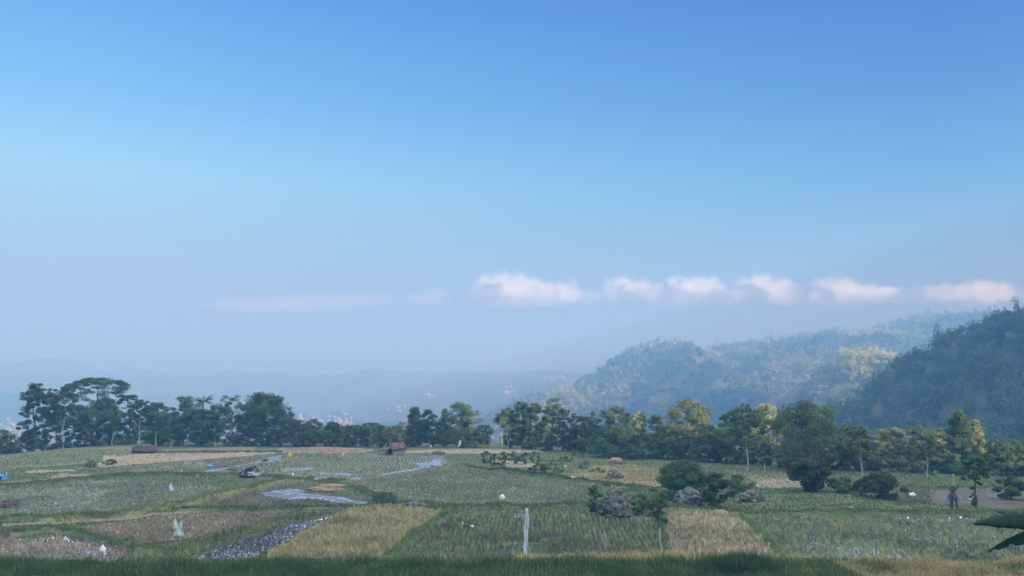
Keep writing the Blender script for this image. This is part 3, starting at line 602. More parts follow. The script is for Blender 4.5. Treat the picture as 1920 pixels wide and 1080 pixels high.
# --- rows: u, base v, top v, width px, kind, leaf, bark, extra distance behind the edge, crown base fraction, density, label
D, Mi, O, G_, Fr, Ru = 'leaf_dark', 'leaf_mid', 'leaf_olive', 'leaf_sunlit', 'leaf_fresh', 'leaf_rust'
TREES = [
 (6, 856, 808, 44, 'round', D, 'bark', 6, .25, 1.2, 'small dark round tree cut by the left edge, apart from the grove'),
 (68, 845, 720, 56, 'airy', D, 'bark', 4, .12, 1.3, 'tall ragged tree forming the left end of the left grove'),
 (98, 843, 730, 44, 'airy', Mi, 'bark_pale', 2, .38, 1.0, 'tall tree on a leaning pale trunk, second from the left end of the left grove'),
 (124, 842, 727, 50, 'round', D, 'bark_pale', 1, .45, 1.0, 'tall tree on a straight white trunk left of the umbrella crowned tree'),
 (150, 840, 760, 48, 'round', D, 'bark', 8, .2, 1.1, 'dark tree filling the gap left of the umbrella crowned tree'),
 (186, 838, 709, 104, 'umbrella', D, 'bark', 9, .62, 1.5, 'umbrella crowned tree rising highest over the left grove'),
 (172, 839, 765, 50, 'round', D, 'bark_pale', 2, .3, 1.1, 'dense tree on a pale trunk under the left side of the umbrella crown'),
 (197, 838, 748, 58, 'round', D, 'bark_pale', 3, .3, 1.2, 'dense domed tree under the right side of the umbrella crown'),
 (214, 838, 768, 40, 'airy', Mi, 'bark_pale', 1, .4, .8, 'slender tree with sky gaps right of the umbrella crowned tree'),
 (246, 838, 741, 48, 'umbrella', Mi, 'bark', 7, .45, 1.0, 'light feathery flat topped tree in the left grove'),
 (264, 838, 752, 40, 'airy', D, 'bark_pale', 0, .48, 1.0, 'tree on a white pole like trunk behind the brown earth mound'),
 (295, 838, 755, 52, 'airy', D, 'bark_pale', 2, .3, 1.1, 'rounded tree between the earth mound and the palm'),
 (320, 838, 790, 44, 'round', D, 'bark', 10, .1, 1.2, 'low dark tree just right of the earth mound'),
 (345, 838, 746, 56, 'airy', D, 'bark', 4, .12, 1.3, 'bushy topped tree immediately left of the palm'),
 (375, 838, 768, 70, 'round', D, 'bark', 3, .1, 1.3, 'broad dark tree beneath the palm head'),
 (406, 838, 756, 48, 'airy', D, 'bark_pale', 3, .3, 1.1, 'tree with a pale forked trunk right of the palm'),
 (436, 838, 740, 52, 'airy', Mi, 'bark_pale', 6, .3, .7, 'tree with sparse twigs sticking out of its top in the left grove'),
 (466, 838, 758, 48, 'round', D, 'bark', 3, .15, 1.2, 'dark tree hiding the left foot of the broad spreading tree'),
 (494, 838, 737, 84, 'round', D, 'bark', 5, .3, 1.35, 'broad spreading tree at the right end of the left grove'),
 (530, 838, 764, 52, 'airy', D, 'bark', 2, .1, 1.2, 'tree on the right shoulder of the broad spreading tree'),
 (560, 838, 788, 42, 'airy', Mi, 'bark', 4, .1, 1.0, 'short tree stepping down from the left grove'),
 (590, 838, 786, 52, 'airy', D, 'bark', 3, .1, 1.2, 'low bushy tree in front of the left half of the distant town'),
 (625, 838, 792, 46, 'airy', Mi, 'bark', 3, .1, 1.1, 'low bushy tree in front of the right half of the distant town'),
 (655, 838, 798, 44, 'round', D, 'bark', 2, .1, 1.1, 'lowest rounded tree between the town and the flat topped small tree'),
 (672, 838, 802, 30, 'airy', Mi, 'bark_pale', 0, .45, .9, 'thin pale stemmed tree left of the flat topped small tree'),
 (696, 838, 793, 44, 'umbrella', Mi, 'bark_pale', 0, .45, 1.2, 'small flat topped tree on a pale trunk left of the hut'),
 (733, 838, 800, 42, 'airy', O, 'bark', 5, .1, .8, 'open leaved tree rising behind the hut roof'),
 (752, 838, 792, 34, 'airy', G_, 'bark', 14, .2, .8, 'tree coloured pale sunlit yellow peeping up right of the hut'),
 (778, 839, 765, 50, 'cone', D, 'bark_pale', 3, .1, 1.2, 'tall dense tree just right of the hut'),
 (806, 839, 770, 46, 'airy', D, 'bark_pale', 3, .12, 1.2, 'tree with thin pale stems between two tall trees right of the hut'),
 (834, 839, 767, 30, 'cone', D, 'bark', 4, .1, 1.0, 'narrow pointed tree behind the leaning white flag'),
 (864, 839, 757, 64, 'round', D, 'bark', 3, .12, 1.4, 'big dark rounded tree right of the leaning white flag'),
 (906, 840, 798, 44, 'airy', D, 'bark', 2, .08, 1.0, 'low tree sloping down before the gap in the tree line'),
 (950, 842, 768, 40, 'droop', Mi, 'bark_pale', 2, .55, .9, 'slender drooping tree on bare trunks at the gap in the tree line'),
 (978, 844, 752, 48, 'airy', D, 'bark', 4, .1, 1.3, 'tall tree directly right of the drooping tree'),
 (1004, 845, 757, 44, 'airy', D, 'bark', 2, .1, 1.2, 'tall tree second right of the drooping tree'),
 (1034, 846, 748, 46, 'airy', Mi, 'bark', 3, .08, 1.2, 'ragged tall tree with a notched top in the centre right row'),
 (1056, 847, 765, 34, 'airy', D, 'bark', 2, .1, 1.1, 'narrow ragged tree closing the centre right row'),
 (1078, 850, 776, 34, 'airy', Mi, 'bark', 6, .15, .8, 'thin open tree where the row dips below the blue hillside'),
 (1096, 852, 782, 48, 'airy', O, 'bark', 5, .1, 1.1, 'olive tree with a small spire on its right'),
 (1113, 852, 772, 20, 'airy', Mi, 'bark', 8, .3, .8, 'narrow spire of a tree beside the olive tree'),
 (1152, 858, 764, 56, 'round', O, 'bark', 7, .35, 1.0, 'two tiered tree with a rounded cap against the blue hillside'),
 (1148, 858, 800, 84, 'round', D, 'bark', 1, .08, 1.4, 'wide low dark tree behind the small straw heap'),
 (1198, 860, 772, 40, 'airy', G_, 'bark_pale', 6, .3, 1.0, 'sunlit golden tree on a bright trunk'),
 (1232, 862, 777, 46, 'airy', O, 'bark', 7, .15, .9, 'thin crowned olive tree between the golden tree and the big sunlit tree'),
 (1290, 866, 751, 88, 'round', O, 'bark', 9, .12, 1.5, 'big sunlit dome shaped tree right of centre'),
 (1250, 862, 800, 54, 'round', D, 'bark', 2, .08, 1.2, 'dark tree at the left foot of the big sunlit tree'),
 (1330, 868, 800, 60, 'round', D, 'bark', 2, .08, 1.3, 'dark tree at the right foot of the big sunlit tree'),
 (1366, 870, 812, 40, 'airy', Mi, 'bark', 1, .08, 1.1, 'low tree left of the dark domed tree on a pale trunk'),
 (1398, 884, 763, 74, 'round', Mi, 'bark_pale', 0, .42, 1.2, 'dark domed tree on a slim pale trunk'),
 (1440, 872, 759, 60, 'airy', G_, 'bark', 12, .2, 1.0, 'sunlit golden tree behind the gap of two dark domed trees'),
 (1508, 884, 757, 120, 'round', Mi, 'bark', 1, .2, 1.25, 'largest dark dense tree of the right hand row'),
 (1550, 878, 768, 46, 'airy', Mi, 'bark', 9, .3, .8, 'airy tree peeping over the right shoulder of the largest dark tree'),
 (1590, 885, 795, 60, 'airy', Mi, 'bark', 4, .15, 1.2, 'mid green tree right of the largest dark tree'),
 (1612, 915, 800, 52, 'airy', O, 'bark_pale', -14, .52, .9, 'thin crowned tree on a long white trunk standing forward of the row'),
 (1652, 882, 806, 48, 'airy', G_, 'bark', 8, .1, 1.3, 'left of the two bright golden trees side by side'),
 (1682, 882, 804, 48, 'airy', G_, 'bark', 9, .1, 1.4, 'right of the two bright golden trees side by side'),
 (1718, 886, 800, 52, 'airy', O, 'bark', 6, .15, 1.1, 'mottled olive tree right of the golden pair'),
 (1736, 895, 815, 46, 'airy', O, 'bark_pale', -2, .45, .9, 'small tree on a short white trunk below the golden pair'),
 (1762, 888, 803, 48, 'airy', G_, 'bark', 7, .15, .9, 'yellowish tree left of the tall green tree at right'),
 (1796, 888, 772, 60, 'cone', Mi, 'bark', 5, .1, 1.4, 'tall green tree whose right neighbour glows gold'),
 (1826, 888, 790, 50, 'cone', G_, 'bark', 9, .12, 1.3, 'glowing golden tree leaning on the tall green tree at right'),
 (1864, 892, 826, 54, 'airy', O, 'bark', 4, .15, 1.0, 'lower olive tree right of the glowing golden tree'),
 (1886, 893, 836, 40, 'airy', D, 'bark', 2, .1, 1.1, 'dark low tree second from the right edge'),
 (1912, 894, 826, 56, 'airy', Mi, 'bark', 4, .12, 1.2, 'tree cut by the right edge of the view'),
]
for (u, bv, tv, wp, kd, lm, bk, ex, cbf, dn, lab) in TREES:
    x0, y0 = at(u, bv); Yd = y0 + max(ex, 0) * 1.0; 
    if ex < 0: Yd = y0
    top = pix(u, tv, Yd); x = top.x; z = gz(x, Yd); h = max(3.0, top.z - z); w_ = wp * ppx(Yd) * 1.12
    ls = .34 if kd in ('round', 'cone') else .30
    make_tree('tree', kd, x, Yd, z, h, w_, M[lm], M[bk], lab, 'tree', None, cbf, dn, ls, trunks=3 if kd == 'droop' else 1, tr=(.011 * h + .04) if bk == 'bark_pale' else None, lean=-.35 if u == 98 else 0, cl=62)
# second rank of trees behind and lower down the slope
for i in range(46):
    u = -20 + i * 43 + rng.uniform(-12, 12)
    if 905 < u < 962: continue
    x0, y0 = at(u, np.interp(u, [0, 250, 950, 1300, 1920], [850, 836, 840, 866, 895])); Yd = y0 + rng.uniform(16, 26); x = x0 * Yd / y0; z = gz(x, Yd)
    tv = np.interp(u, [0, 40, 80, 540, 580, 740, 780, 880, 920, 960, 1060, 1090, 1280, 1920], [830, 815, 770, 780, 808, 812, 795, 800, 825, 800, 800, 812, 800, 835]) + rng.uniform(-6, 12)
    h = max(4, pix(u, tv, Yd).z - z)
    make_tree('tree', 'airy', x, Yd, z, h, rng.uniform(7, 9.5), M[D if u < 1100 or i % 3 else Mi], M['bark'], 'dark tree filling the back of the tree belt behind the front row', 'tree', 'trees in the back of the belt', .03, 1.3, .42, cl=48, nlimb=4)
# understorey shrubs
def bush(name, x, y, z, h, w, lm, label, cat, group=None, dens=1.0, ls=.28, kind='ell', stems=5, cl=26):
    e = empty(name, (x, y, z - .03), label, cat, group)
    n = max(30, min(400, int(90 * (w * h / 9) ** .8 * dens)))
    V, Fc, rd, cs = crown(kind, h, w, int(cl), n, ls, h * .06)
    V[:, 2] = np.maximum(V[:, 2], .02)
    L_ = []
    for i in range(stems):
        c = cs[rng.integers(len(cs))]; L_.append((wob((rng.normal(0, w * .05), rng.normal(0, w * .05), -.1), c, 3, .05 * w), [.05 * h ** .5, .04 * h ** .5, .03 * h ** .5, .012]))
    link('stem', tube_mesh('stem', L_, 5), M['bark'], e)
    link('foliage', npmesh('foliage', V, Fc, 4, {'rnd': ('FLOAT', rd)}), lm, e)
    return e
for i in range(62):
    u = -10 + i * 31.4 + rng.uniform(-9, 9)
    if 925 < u < 955: continue
    bv = np.interp(u, [0, 120, 250, 950, 1100, 1300, 1500, 1920], [853, 843, 837, 842, 851, 868, 882, 896]); x, y0 = at(u, bv); Yd = y0 + rng.uniform(1.5, 7); x *= Yd / y0
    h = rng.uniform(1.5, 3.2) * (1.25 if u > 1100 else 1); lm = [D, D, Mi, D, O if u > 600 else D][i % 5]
    side = 'left' if u < 900 else 'right'
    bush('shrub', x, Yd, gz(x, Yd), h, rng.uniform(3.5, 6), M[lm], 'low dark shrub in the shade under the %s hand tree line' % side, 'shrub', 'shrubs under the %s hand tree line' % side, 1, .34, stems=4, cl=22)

# ------------------------------------------------------------------ standalone trees and bushes in the fields
def wpx(px, Y): return px * ppx(Y)
def place_tree(name, u, bv, tv, wp, kd, lm, bk, lab, cat='tree', **k):
    x, y, z = onpix(u, bv); h = (bv - tv) * ppx(y) * 1.0
    return make_tree(name, kd, x, y, z, h, wp * ppx(y) * 1.05, M[lm], M[bk], lab, cat, **k)
LUMP = .15
place_tree('round_tree', 1281, 924, 860, 84, 'dome', 'leaf_fresh', 'bark', 'round dense fresh green tree standing alone above the slab boulder', cbf=.22, dens=2.2, ls=.24, trunks=2, cl=80)
def place_bush(name, u, bv, tv, wp, lm, lab, cat='bush', **k):
    x, y, z = onpix(u, bv); return bush(name, x, y, z, (bv - tv) * ppx(y), wp * ppx(y) * 1.05, M[lm], lab, cat, **k)
place_bush('bush', 1344, 956, 890, 60, 'leaf_dark', 'dark sprawling bush right of and below the lone round tree', dens=1.6, ls=.24, cl=44)
place_bush('bush', 1519, 922, 860, 76, 'leaf_rust', 'dark rounded bush with reddish leaf tips below the largest tree', dens=1.7, ls=.24, cl=80, kind='vase')
place_bush('bush', 1578, 925, 898, 56, 'leaf_dark', 'low dark bush left of the lumpy bush in the right field', dens=1.3, ls=.24)
place_bush('bush', 1652, 936, 892, 76, 'leaf_rust', 'lumpy dark bush in the right field right of the low one', dens=1.5, ls=.25, cl=34)
place_bush('bush', 1618, 930, 898, 40, 'leaf_dark', 'narrow bush wedged between two wider bushes in the right field', dens=1.2, ls=.24)
place_bush('bush', 1893, 936, 896, 50, 'leaf_fresh', 'rounded green bush beyond the brown plot near the right edge', dens=1.4, ls=.24, cl=34)
place_bush('bush', 1116, 966, 914, 34, 'leaf_dark', 'upright leafy bush against the left side of the big boulder', dens=1.5, ls=.2, cl=30)
place_bush('bush', 1135, 972, 938, 34, 'leaf_dark', 'thin twiggy bush in front of the big boulder', dens=.7, ls=.18)
place_bush('bush', 1200, 962, 930, 46, 'leaf_dark', 'low bush between the big boulder and the sapling', dens=1.0, ls=.2)
place_bush('bush', 1385, 925, 893, 64, 'leaf_mid', 'thin grey green bush behind the small flat boulder', dens=.9, ls=.22)
place_bush('bush', 1265, 938, 918, 50, 'leaf_fresh', 'low green growth below the lone round tree', dens=1.1, ls=.2)
place_bush('shrub', 720, 944, 924, 52, 'leaf_fresh', 'low green shrub on the bend of the bank beside the muddy pool', dens=1.1, ls=.2)
place_bush('bush', 1010, 892, 874, 34, 'leaf_dark', 'small round bush at the end of the pale path', dens=1.0, ls=.2)
place_bush('bush', 1185, 862, 842, 50, 'leaf_dark', 'dark bush right of the small straw heap', dens=1.2, ls=.25)
place_bush('shrub', 205, 872, 862, 26, 'leaf_dark', 'tiny dark shrub right of the small grey rock', dens=1, ls=.2)
LUMP = .3
for i, u in enumerate([912, 928, 946, 964, 984, 1003]):
    place_bush('hedge_shrub', u, 868 + i * .6, 848, 26, ['leaf_dark', 'leaf_mid'][i % 2], 'knee high hedge shrub in the planted row above the pale path', 'shrub', group='hedge shrubs above the pale path', dens=1.1, ls=.22, cl=16)
for i, (u, v) in enumerate([(1040, 872), (1065, 866), (1090, 880), (1050, 886), (1122, 889), (1083, 858), (1030, 880)]):
    place_bush('weed', u, v, v - 12, 30, ['leaf_mid', 'leaf_fresh', 'leaf_dark'][i % 3], 'scruffy weed clump on the rough ground between path and yellow paddy', 'weed', group='weed clumps on the rough ground', dens=.8, ls=.2, cl=12)
for i in range(34):
    u = rng.uniform(20, 1560); x = (u - 960) / F * 64; y = rng.uniform(61, 66)
    bush('weed', x, y, gz(x, y), rng.uniform(.5, 1.0), rng.uniform(.7, 1.6), M[['leaf_dark', 'leaf_fresh'][i % 2]], 'small leafy weed clump among the foreground grass', 'weed', 'weeds in the foreground grass', .8, .14, stems=3, cl=10)
# tree overgrown with climbers, right
x, y, z = onpix(1830, 950)
e = empty('climber_clad_tree', (x, y, z - .05), 'small green tree wrapped in climbers to the ground beside the brown plot', 'tree')
h = 94 * ppx(y); k_ = ppx(y)
V1, F1, r1, cs = crown('round', h, 52 * k_, 46, 110, .24, h * .52)
V2, F2, r2, c2 = crown('ell', h * .62, 24 * k_, 22, 80, .22, 0.0)
link('trunk', tube_mesh('trunk', [(wob((0, 0, -.1), (0, 0, h * .75), 5, .06), [.16, .14, .12, .1, .08, .05])] + [([(0, 0, h * .5), tuple(c)], [.06, .02]) for c in cs[:7]]), M['bark'], e)
link('crown', npmesh('crown', np.concatenate([V1, V2]), np.concatenate([F1, F2 + len(V1)]), 4, {'rnd': ('FLOAT', np.concatenate([r1, r2]))}), M['leaf_fresh'], e)
# sapling with a pale trunk in front
x, y, z = onpix(1240, 1040)
e = empty('sapling', (x, y, z - .05), 'slim sapling with a pale lower trunk in front of the straw rise', 'tree'); k_ = ppx(y)
h = 118 * k_
V1, F1, r1, cs = crown('airy', h, 66 * k_, 34, 60, .17, h * .52)
V1[:, 0] -= 8 * k_ * (V1[:, 2] / h); cs[:, 0] -= 8 * k_ * (cs[:, 2] / h)
base = wob((0, 0, -.1), (-.1, 0, h * .42), 4, .03)
link('trunk', tube_mesh('trunk', [(base, [.11, .09, .085, .08, .07])]), M['bark_pale'], e)
link('branch', tube_mesh('branch', [([(-.1, 0, h * .42), (-.2, .05, h * .6), tuple(c)], [.05, .035, .012]) for c in cs[:12]], 5), M['bark'], e)
link('crown', npmesh('crown', V1, F1, 4, {'rnd': ('FLOAT', r1)}), M['leaf_dark'], e)
# dead stems
def stick(name, u, bv, tu, tv, r, label, cat, m='bamboo', group=None, zb=None):
    x, y, z = onpix(u, bv); t_ = pix(tu, tv, y)
    e = link(name, tube_mesh(name, [(wob((0, 0, -.1), (t_.x - x, 0, t_.z - z), 4, .01), [r, r, r * .9, r * .85, r * .7])], 6), M[m]); e.location = (x, y, z)
    return tag(e, label, cat, group)
for (u, bv, tu, tv) in [(1139, 1036, 1133, 994), (1137, 1034, 1129, 1000)]:
    stick('dead_stem', u, bv, tu, tv, .045, 'crooked grey dead stem standing in the paddy left of the sapling', 'dead stem', 'bark_pale', 'dead stems in the paddy')
# bamboo poles in the fields
POLES = [(700, 877, 695, 848, 'tall thin bamboo pole in the paddy in front of the hut, left of it'), (661, 860, 661, 846, 'short bamboo pole farther back left of the hut'), (389, 911, 389, 892, 'pale bamboo pole right of the dark ditch on the green bank'), (337, 918, 336, 902, 'pale pole left of the dark ditch beside the small white bag figure'), (352, 913, 352, 893, 'thin pole between the dark ditch and the small white bag figure'), (1186, 954, 1185, 938, 'yellow stake behind the right side of the big boulder'), (520, 842, 520, 834, 'short pale post on the far bank near the tree line'), (1305, 1043, 1303, 1010, 'dark leaning stick on the straw rise')]
for (u, bv, tu, tv, lab) in POLES: stick('pole', u, bv, tu, tv, .045 if bv < 1000 else .03, lab, 'pole', 'bark' if bv > 1000 else 'bamboo')
for i, (u, v) in enumerate([(925, 870), (933, 869), (1073, 888), (1083, 886), (1096, 884), (1108, 882), (1110, 879), (1060, 886)]):
    stick('bean_pole', u, v, u + (3 if i % 2 else -2), v - 18, .04, 'thin bean pole leaning on the weedy ground above the middle paddy', 'pole', 'bamboo', 'bean poles on the rough ground')
# posts with cross rails (the low frame behind the white cloth)
# ------------------------------------------------------------------ scarecrows of plastic and cloth
def cloth(name, outline, y, m, parent=None, thick=.03, wave=.08, origin=(0, 0, 0)):
    """hanging sheet: outline = rows of (z, xleft, xright); folds run in depth"""
    rows = len(outline); nx = 9; Vs = []; seed = rng.integers(1000)
    for k, (z, a, b) in enumerate(outline):
        for i in range(nx):
            f_ = i / (nx - 1); xx = a + (b - a) * f_
            yy = wave * math.sin(f_ * 9 + k * .7 + seed) + wave * .6 * math.sin(k * 1.9 + f_ * 4)
            Vs.append((xx + .02 * math.sin(k * 2.3 + i), y + yy, z + .02 * math.sin(i * 1.7 + k)))
    Fc = [(k * nx + i, k * nx + i + 1, (k + 1) * nx + i + 1, (k + 1) * nx + i) for k in range(rows - 1) for i in range(nx - 1)]
    me = npmesh(name, Vs, Fc, 4, smooth=True); o_ = link(name, me, M[m], parent)
    s = o_.modifiers.new('thickness', 'SOLIDIFY'); s.thickness = thick
    return o_
x, y, z = onpix(985, 1049); k_ = ppx(y)
e = empty('scarecrow', (x, y, z), 'tall white plastic scarecrow hanging on a pole with a long cross bar', 'scarecrow')
hh = 92 * k_
link('pole', tube_mesh('pole', [([(.08, .05, -.2), (.12, .05, hh * .5), (.16, .05, hh * 1.0)], [.035, .03, .025])]), M['bamboo'], e)
link('cross_bar', tube_mesh('cross_bar', [([(-46 * k_, .1, 30 * k_), (0, .08, 29 * k_), (38 * k_, .1, 28 * k_)], [.018, .02, .018])]), M['bamboo'], e)
cloth('sheet', [(.02, -.06, .12), (.5, -.10, .16), (1.0, -.14, .15), (1.35, -.12, .18), (1.7, -.06, .20), (2.1, .02, .21), (2.5, .08, .26), (2.9, .15, .32), (3.2, .16, .30), (3.6, .15, .24), (hh * .99, .15, .21)], 0, 'white', e, .04, .05)
cloth('torn_strip', [(1.6, -.12, .0), (2.1, -.11, .02), (2.5, -.10, .03), (2.9, -.05, .06), (3.2, -.01, .08), (3.5, .02, .08), (hh, .03, .10)], .03, 'white', e, .03, .04)
x, y, z = onpix(333, 1007); k_ = ppx(y)
e = empty('scarecrow', (x, y, z), 'pale green white sack scarecrow with two pointed ears left of the flooded paddy', 'scarecrow')
link('pole', tube_mesh('pole', [([(0, .06, -.2), (0, .06, 24 * k_)], [.03, .03])]), M['bamboo'], e)
cloth('sack', [(.0, -9 * k_, 10 * k_), (3 * k_, -8 * k_, 10.5 * k_), (8 * k_, -6 * k_, 9.5 * k_), (13 * k_, -4 * k_, 8.5 * k_), (17 * k_, -3 * k_, 8 * k_), (21 * k_, 1.5 * k_, 7.5 * k_), (29 * k_, 5 * k_, 6 * k_)], 0, 'whitegreen', e, .05, .1)
cloth('torn_ear', [(12 * k_, -9 * k_, -1 * k_), (18 * k_, -9.5 * k_, -0 * k_), (24 * k_, -9 * k_, -2 * k_), (31 * k_, -8.5 * k_, -6.5 * k_)], .04, 'whitegreen', e, .05, .06)
def bagfig(u, bv, w_, h_, label, m='white', cat='plastic bag'):
    x, y, z = onpix(u, bv); k_ = ppx(y); e = empty('bag_scarecrow', (x, y, z), label, cat)
    link('stake', tube_mesh('stake', [([(0, .05, -.2), (0, .05, h_ * k_)], [.025, .02])]), M['bamboo'], e)
    cloth('bag', [(.12, -.45 * w_ * k_, .5 * w_ * k_), (h_ * .3 * k_, -.4 * w_ * k_, .5 * w_ * k_), (h_ * .55 * k_, -.3 * w_ * k_, .35 * w_ * k_), (h_ * .75 * k_, -.32 * w_ * k_, .28 * w_ * k_), (h_ * k_, -.12 * w_ * k_, .1 * w_ * k_)], 0, m, e, .04, .09)
bagfig(320, 923, 11, 16, 'small white plastic bag figure on a stake in the large left paddy', cat='scarecrow')
bagfig(7, 900, 0.1, 0.1, 'x') if False else None
def flag(u, bv, tu, tv, w_, h_, m, label, low=0):
    x, y, z = onpix(u, bv); t_ = pix(tu, tv, y); k_ = ppx(y); e = empty('flag', (x, y, z), label, 'flag')
    dx = t_.x - x; hh = t_.z - z
    link('pole', tube_mesh('pole', [([(0, 0, -.2), (dx * .5, 0, hh * .5), (dx, 0, hh)], [.03, .028, .022])]), M['bamboo'], e)
    cloth('cloth', [(hh - h_ * k_, dx * (1 - h_ * k_ / hh) - w_ * .5 * k_, dx * (1 - h_ * k_ / hh) + w_ * .3 * k_), (hh - h_ * .6 * k_, dx * .7 - w_ * .55 * k_, dx * .75 + w_ * .5 * k_), (hh - h_ * .3 * k_, dx * .85 - w_ * .3 * k_, dx * .9 + w_ * .5 * k_), (hh, dx - w_ * .08 * k_, dx + w_ * .15 * k_)], 0, m, e, .03, .05)
flag(541, 884, 543, 849, 8, 10, 'yellow', 'yellow cloth flag on a thin pole beside the small pools')
flag(859, 841, 863, 825, 4, 13, 'white', 'leaning white flag in front of the dark trees right of the hut')
flag(641, 857, 644, 848, 4, 8, 'white', 'small slanting white flag in the paddy left of the hut')
flag(808, 841, 808, 834, 2.5, 6, 'white', 'tiny white marker flag on the far bank right of the hut')
stick('pole', 555, 884, 550, 858, .03, 'bare thin pole right of the yellow flag', 'pole')
# loose rags and bags on the ground
def rag(u, v, w_, h_, m, label, cat, group=None, name='plastic_bag'):
    x, y, z = onpix(u, v); k_ = ppx(y); bm = bmesh.new(); bmesh.ops.create_icosphere(bm, subdivisions=3, radius=1)
    s = rng.uniform(0, 50)
    for vv in bm.verts:
        nn = mnoise.noise(vv.co * 1.6 + Vector((s, 0, 0))); n2_ = mnoise.noise(vv.co * 4 + Vector((s, 3, 0)))
        vv.co *= 1 + .55 * nn + .2 * n2_; vv.co.x *= w_ * k_ * .5; vv.co.y *= w_ * k_ * .45; vv.co.z = max(vv.co.z, -.25) * h_ * k_ * .75
    o_ = bmobj(name, bm, M[m], None, True); o_.location = (x, y, z + .25 * h_ * k_ * .6); return tag(o_, label, cat, group)
rag(393, 876, 11, 5, 'blue', 'small bright blue tarp bundle beside the water channel', 'tarp', name='blue_tarp')
rag(340, 886, 5, 4, 'white', 'white bag lying at the lower end of the water channel', 'bag')
rag(370, 893, 3, 3, 'white', 'white scrap on the green bank above the dark ditch', 'bag')
rag(549, 892, 3, 6, 'white', 'upright white rag below the yellow flag pools', 'rag', name='rag')
rag(942, 936, 9, 9, 'white', 'crumpled grey white bag in the middle paddy', 'bag')
rag(1073, 898, 7, 4, 'white', 'white sack left of the small domed boulder', 'bag')
rag(1060, 876, 4, 4, 'white', 'white dot of a bag among the bean poles', 'bag')
rag(1072, 1044, 12, 6, 'white', 'white bag dropped in the yellow grass right of the tall scarecrow', 'bag')
rag(868, 986, 4, 7, 'white', 'small white rag in the stubble left of the tall scarecrow', 'rag', name='rag')
rag(885, 988, 7, 4, 'white', 'flat white scrap beside the small white rag in the stubble', 'bag')
rag(1711, 930, 10, 7, 'white', 'white bag left of the brown ploughed plot', 'bag')
rag(1820, 936, 5, 4, 'white', 'white scrap on the brown ploughed plot', 'bag')
rag(22, 951, 9, 6, 'white', 'white bag by the brown clump at the left edge', 'bag')
rag(192, 1035, 10, 12, 'white', 'bluish white bag in the bottom left paddy', 'bag')
rag(1421, 912, 3, 3, 'white', 'white dot of a bag behind the small flat boulder at right', 'bag')
# blue tent like tarp at the left edge
x, y, z = onpix(2, 900); k_ = ppx(y)
e = empty('tarp_shelter', (x, y, z), 'low blue tarp shelter with a dark opening at the left edge', 'shelter')
bm = bmesh.new(); w2 = 8.5 * k_; d2 = .8; hh = 11 * k_
vsb = [bm.verts.new(p) for p in [(-w2, -d2, 0), (w2, -d2, 0), (w2, d2, 0), (-w2, d2, 0), (-w2 * .85, -d2 * .4, hh), (w2 * .7, -d2 * .4, hh * .95), (w2 * .7, d2 * .4, hh * .95), (-w2 * .85, d2 * .4, hh)]]
for f in [(0, 1, 5, 4), (1, 2, 6, 5), (2, 3, 7, 6), (3, 0, 4, 7), (4, 5, 6, 7)]: bm.faces.new([vsb[q] for q in f])
bmesh.ops.subdivide_edges(bm, edges=bm.edges[:], cuts=3)
for v_ in bm.verts: v_.co += Vector((0, 1, .5)) * mnoise.noise(v_.co * 1.8) * .12
bmobj('tarp', bm, M['blue'], e)
bm = bmesh.new(); bx(bm, (.5 * w2 * .6, -d2 * .86, hh * .33), (w2 * .55, .5, hh * .6)); bmobj('opening', bm, M['dark'], e)
stick('pole', 13, 899, 12, 885, .05, 'pale post in front of the blue tarp shelter', 'pole', 'white')

# ------------------------------------------------------------------ rocks, mounds
def rock(name, u, bv, w_, h_, m, label, cat='boulder', dp=.8, sub=5, rough=.45, sink=.2, jag=0.0):
    x, y, z = onpix(u, bv); k_ = ppx(y); y += w_ * k_ * .5 * dp * .6; x = x * (y / (y - w_ * k_ * .5 * dp * .6)); z = gz(x, y)
    bm = bmesh.new(); bmesh.ops.create_icosphere(bm, subdivisions=sub, radius=1); s = rng.uniform(0, 90)
    for v_ in bm.verts:
        c = v_.co.copy(); n1_ = mnoise.noise(c * 1.1 + Vector((s, 0, 0))); n2_ = mnoise.noise(c * 3 + Vector((s, 7, 0))); n3_ = mnoise.noise(c * 8 + Vector((s, 0, 9)))
        r_ = 1 + rough * n1_ + rough * .45 * n2_ + rough * .15 * n3_ - jag * abs(mnoise.noise(c * 2.2 + Vector((0, s, 0))))
        c *= r_; v_.co = Vector((c.x * w_ * k_ * .5, c.y * w_ * k_ * .5 * dp, (c.z + sink) * h_ * k_ * .85 if c.z > 0 else c.z * .3 + sink * h_ * k_ * .85))
    o_ = bmobj(name, bm, M[m], None, True); o_.location = (x, y, z - .08); return tag(o_, label, cat)
rock('boulder', 1156, 974, 62, 54, 'rock', 'big grey boulder with grass tufts in the centre right stubble', jag=.18, rough=.28, dp=.7)
rock('boulder', 1150, 899, 32, 16, 'rock', 'small domed grey boulder in the yellow paddy')
rock('boulder', 1293, 949, 58, 30, 'rock', 'slanting grey slab boulder under the lone round tree', rough=.3)
rock('boulder', 1408, 941, 44, 19, 'rock', 'small flat grey boulder right of the dark sprawling bush')
rock('boulder', 468, 896, 40, 20, 'rock_dark', 'dark boulder blotched white beside the water channel', rough=.5, jag=.3)
rock('boulder', 437, 882, 22, 6, 'rock', 'low grey stone upslope of the dark blotched boulder')
rock('rock', 168, 876, 18, 13, 'rock', 'small grey rock on the grass left of the tan field', 'rock', jag=.3)
rock('rock', 780, 948, 36, 9, 'rock', 'flat grey rock at the lower edge of the middle paddy', 'rock')
rock('rock', 1100, 869, 16, 6, 'rock', 'little grey rock among the bean poles', 'rock')
rock('earth_mound', 272, 850, 44, 16, 'earth', 'brown rounded earth mound on the far bank before the left grove', 'mound', rough=.2)
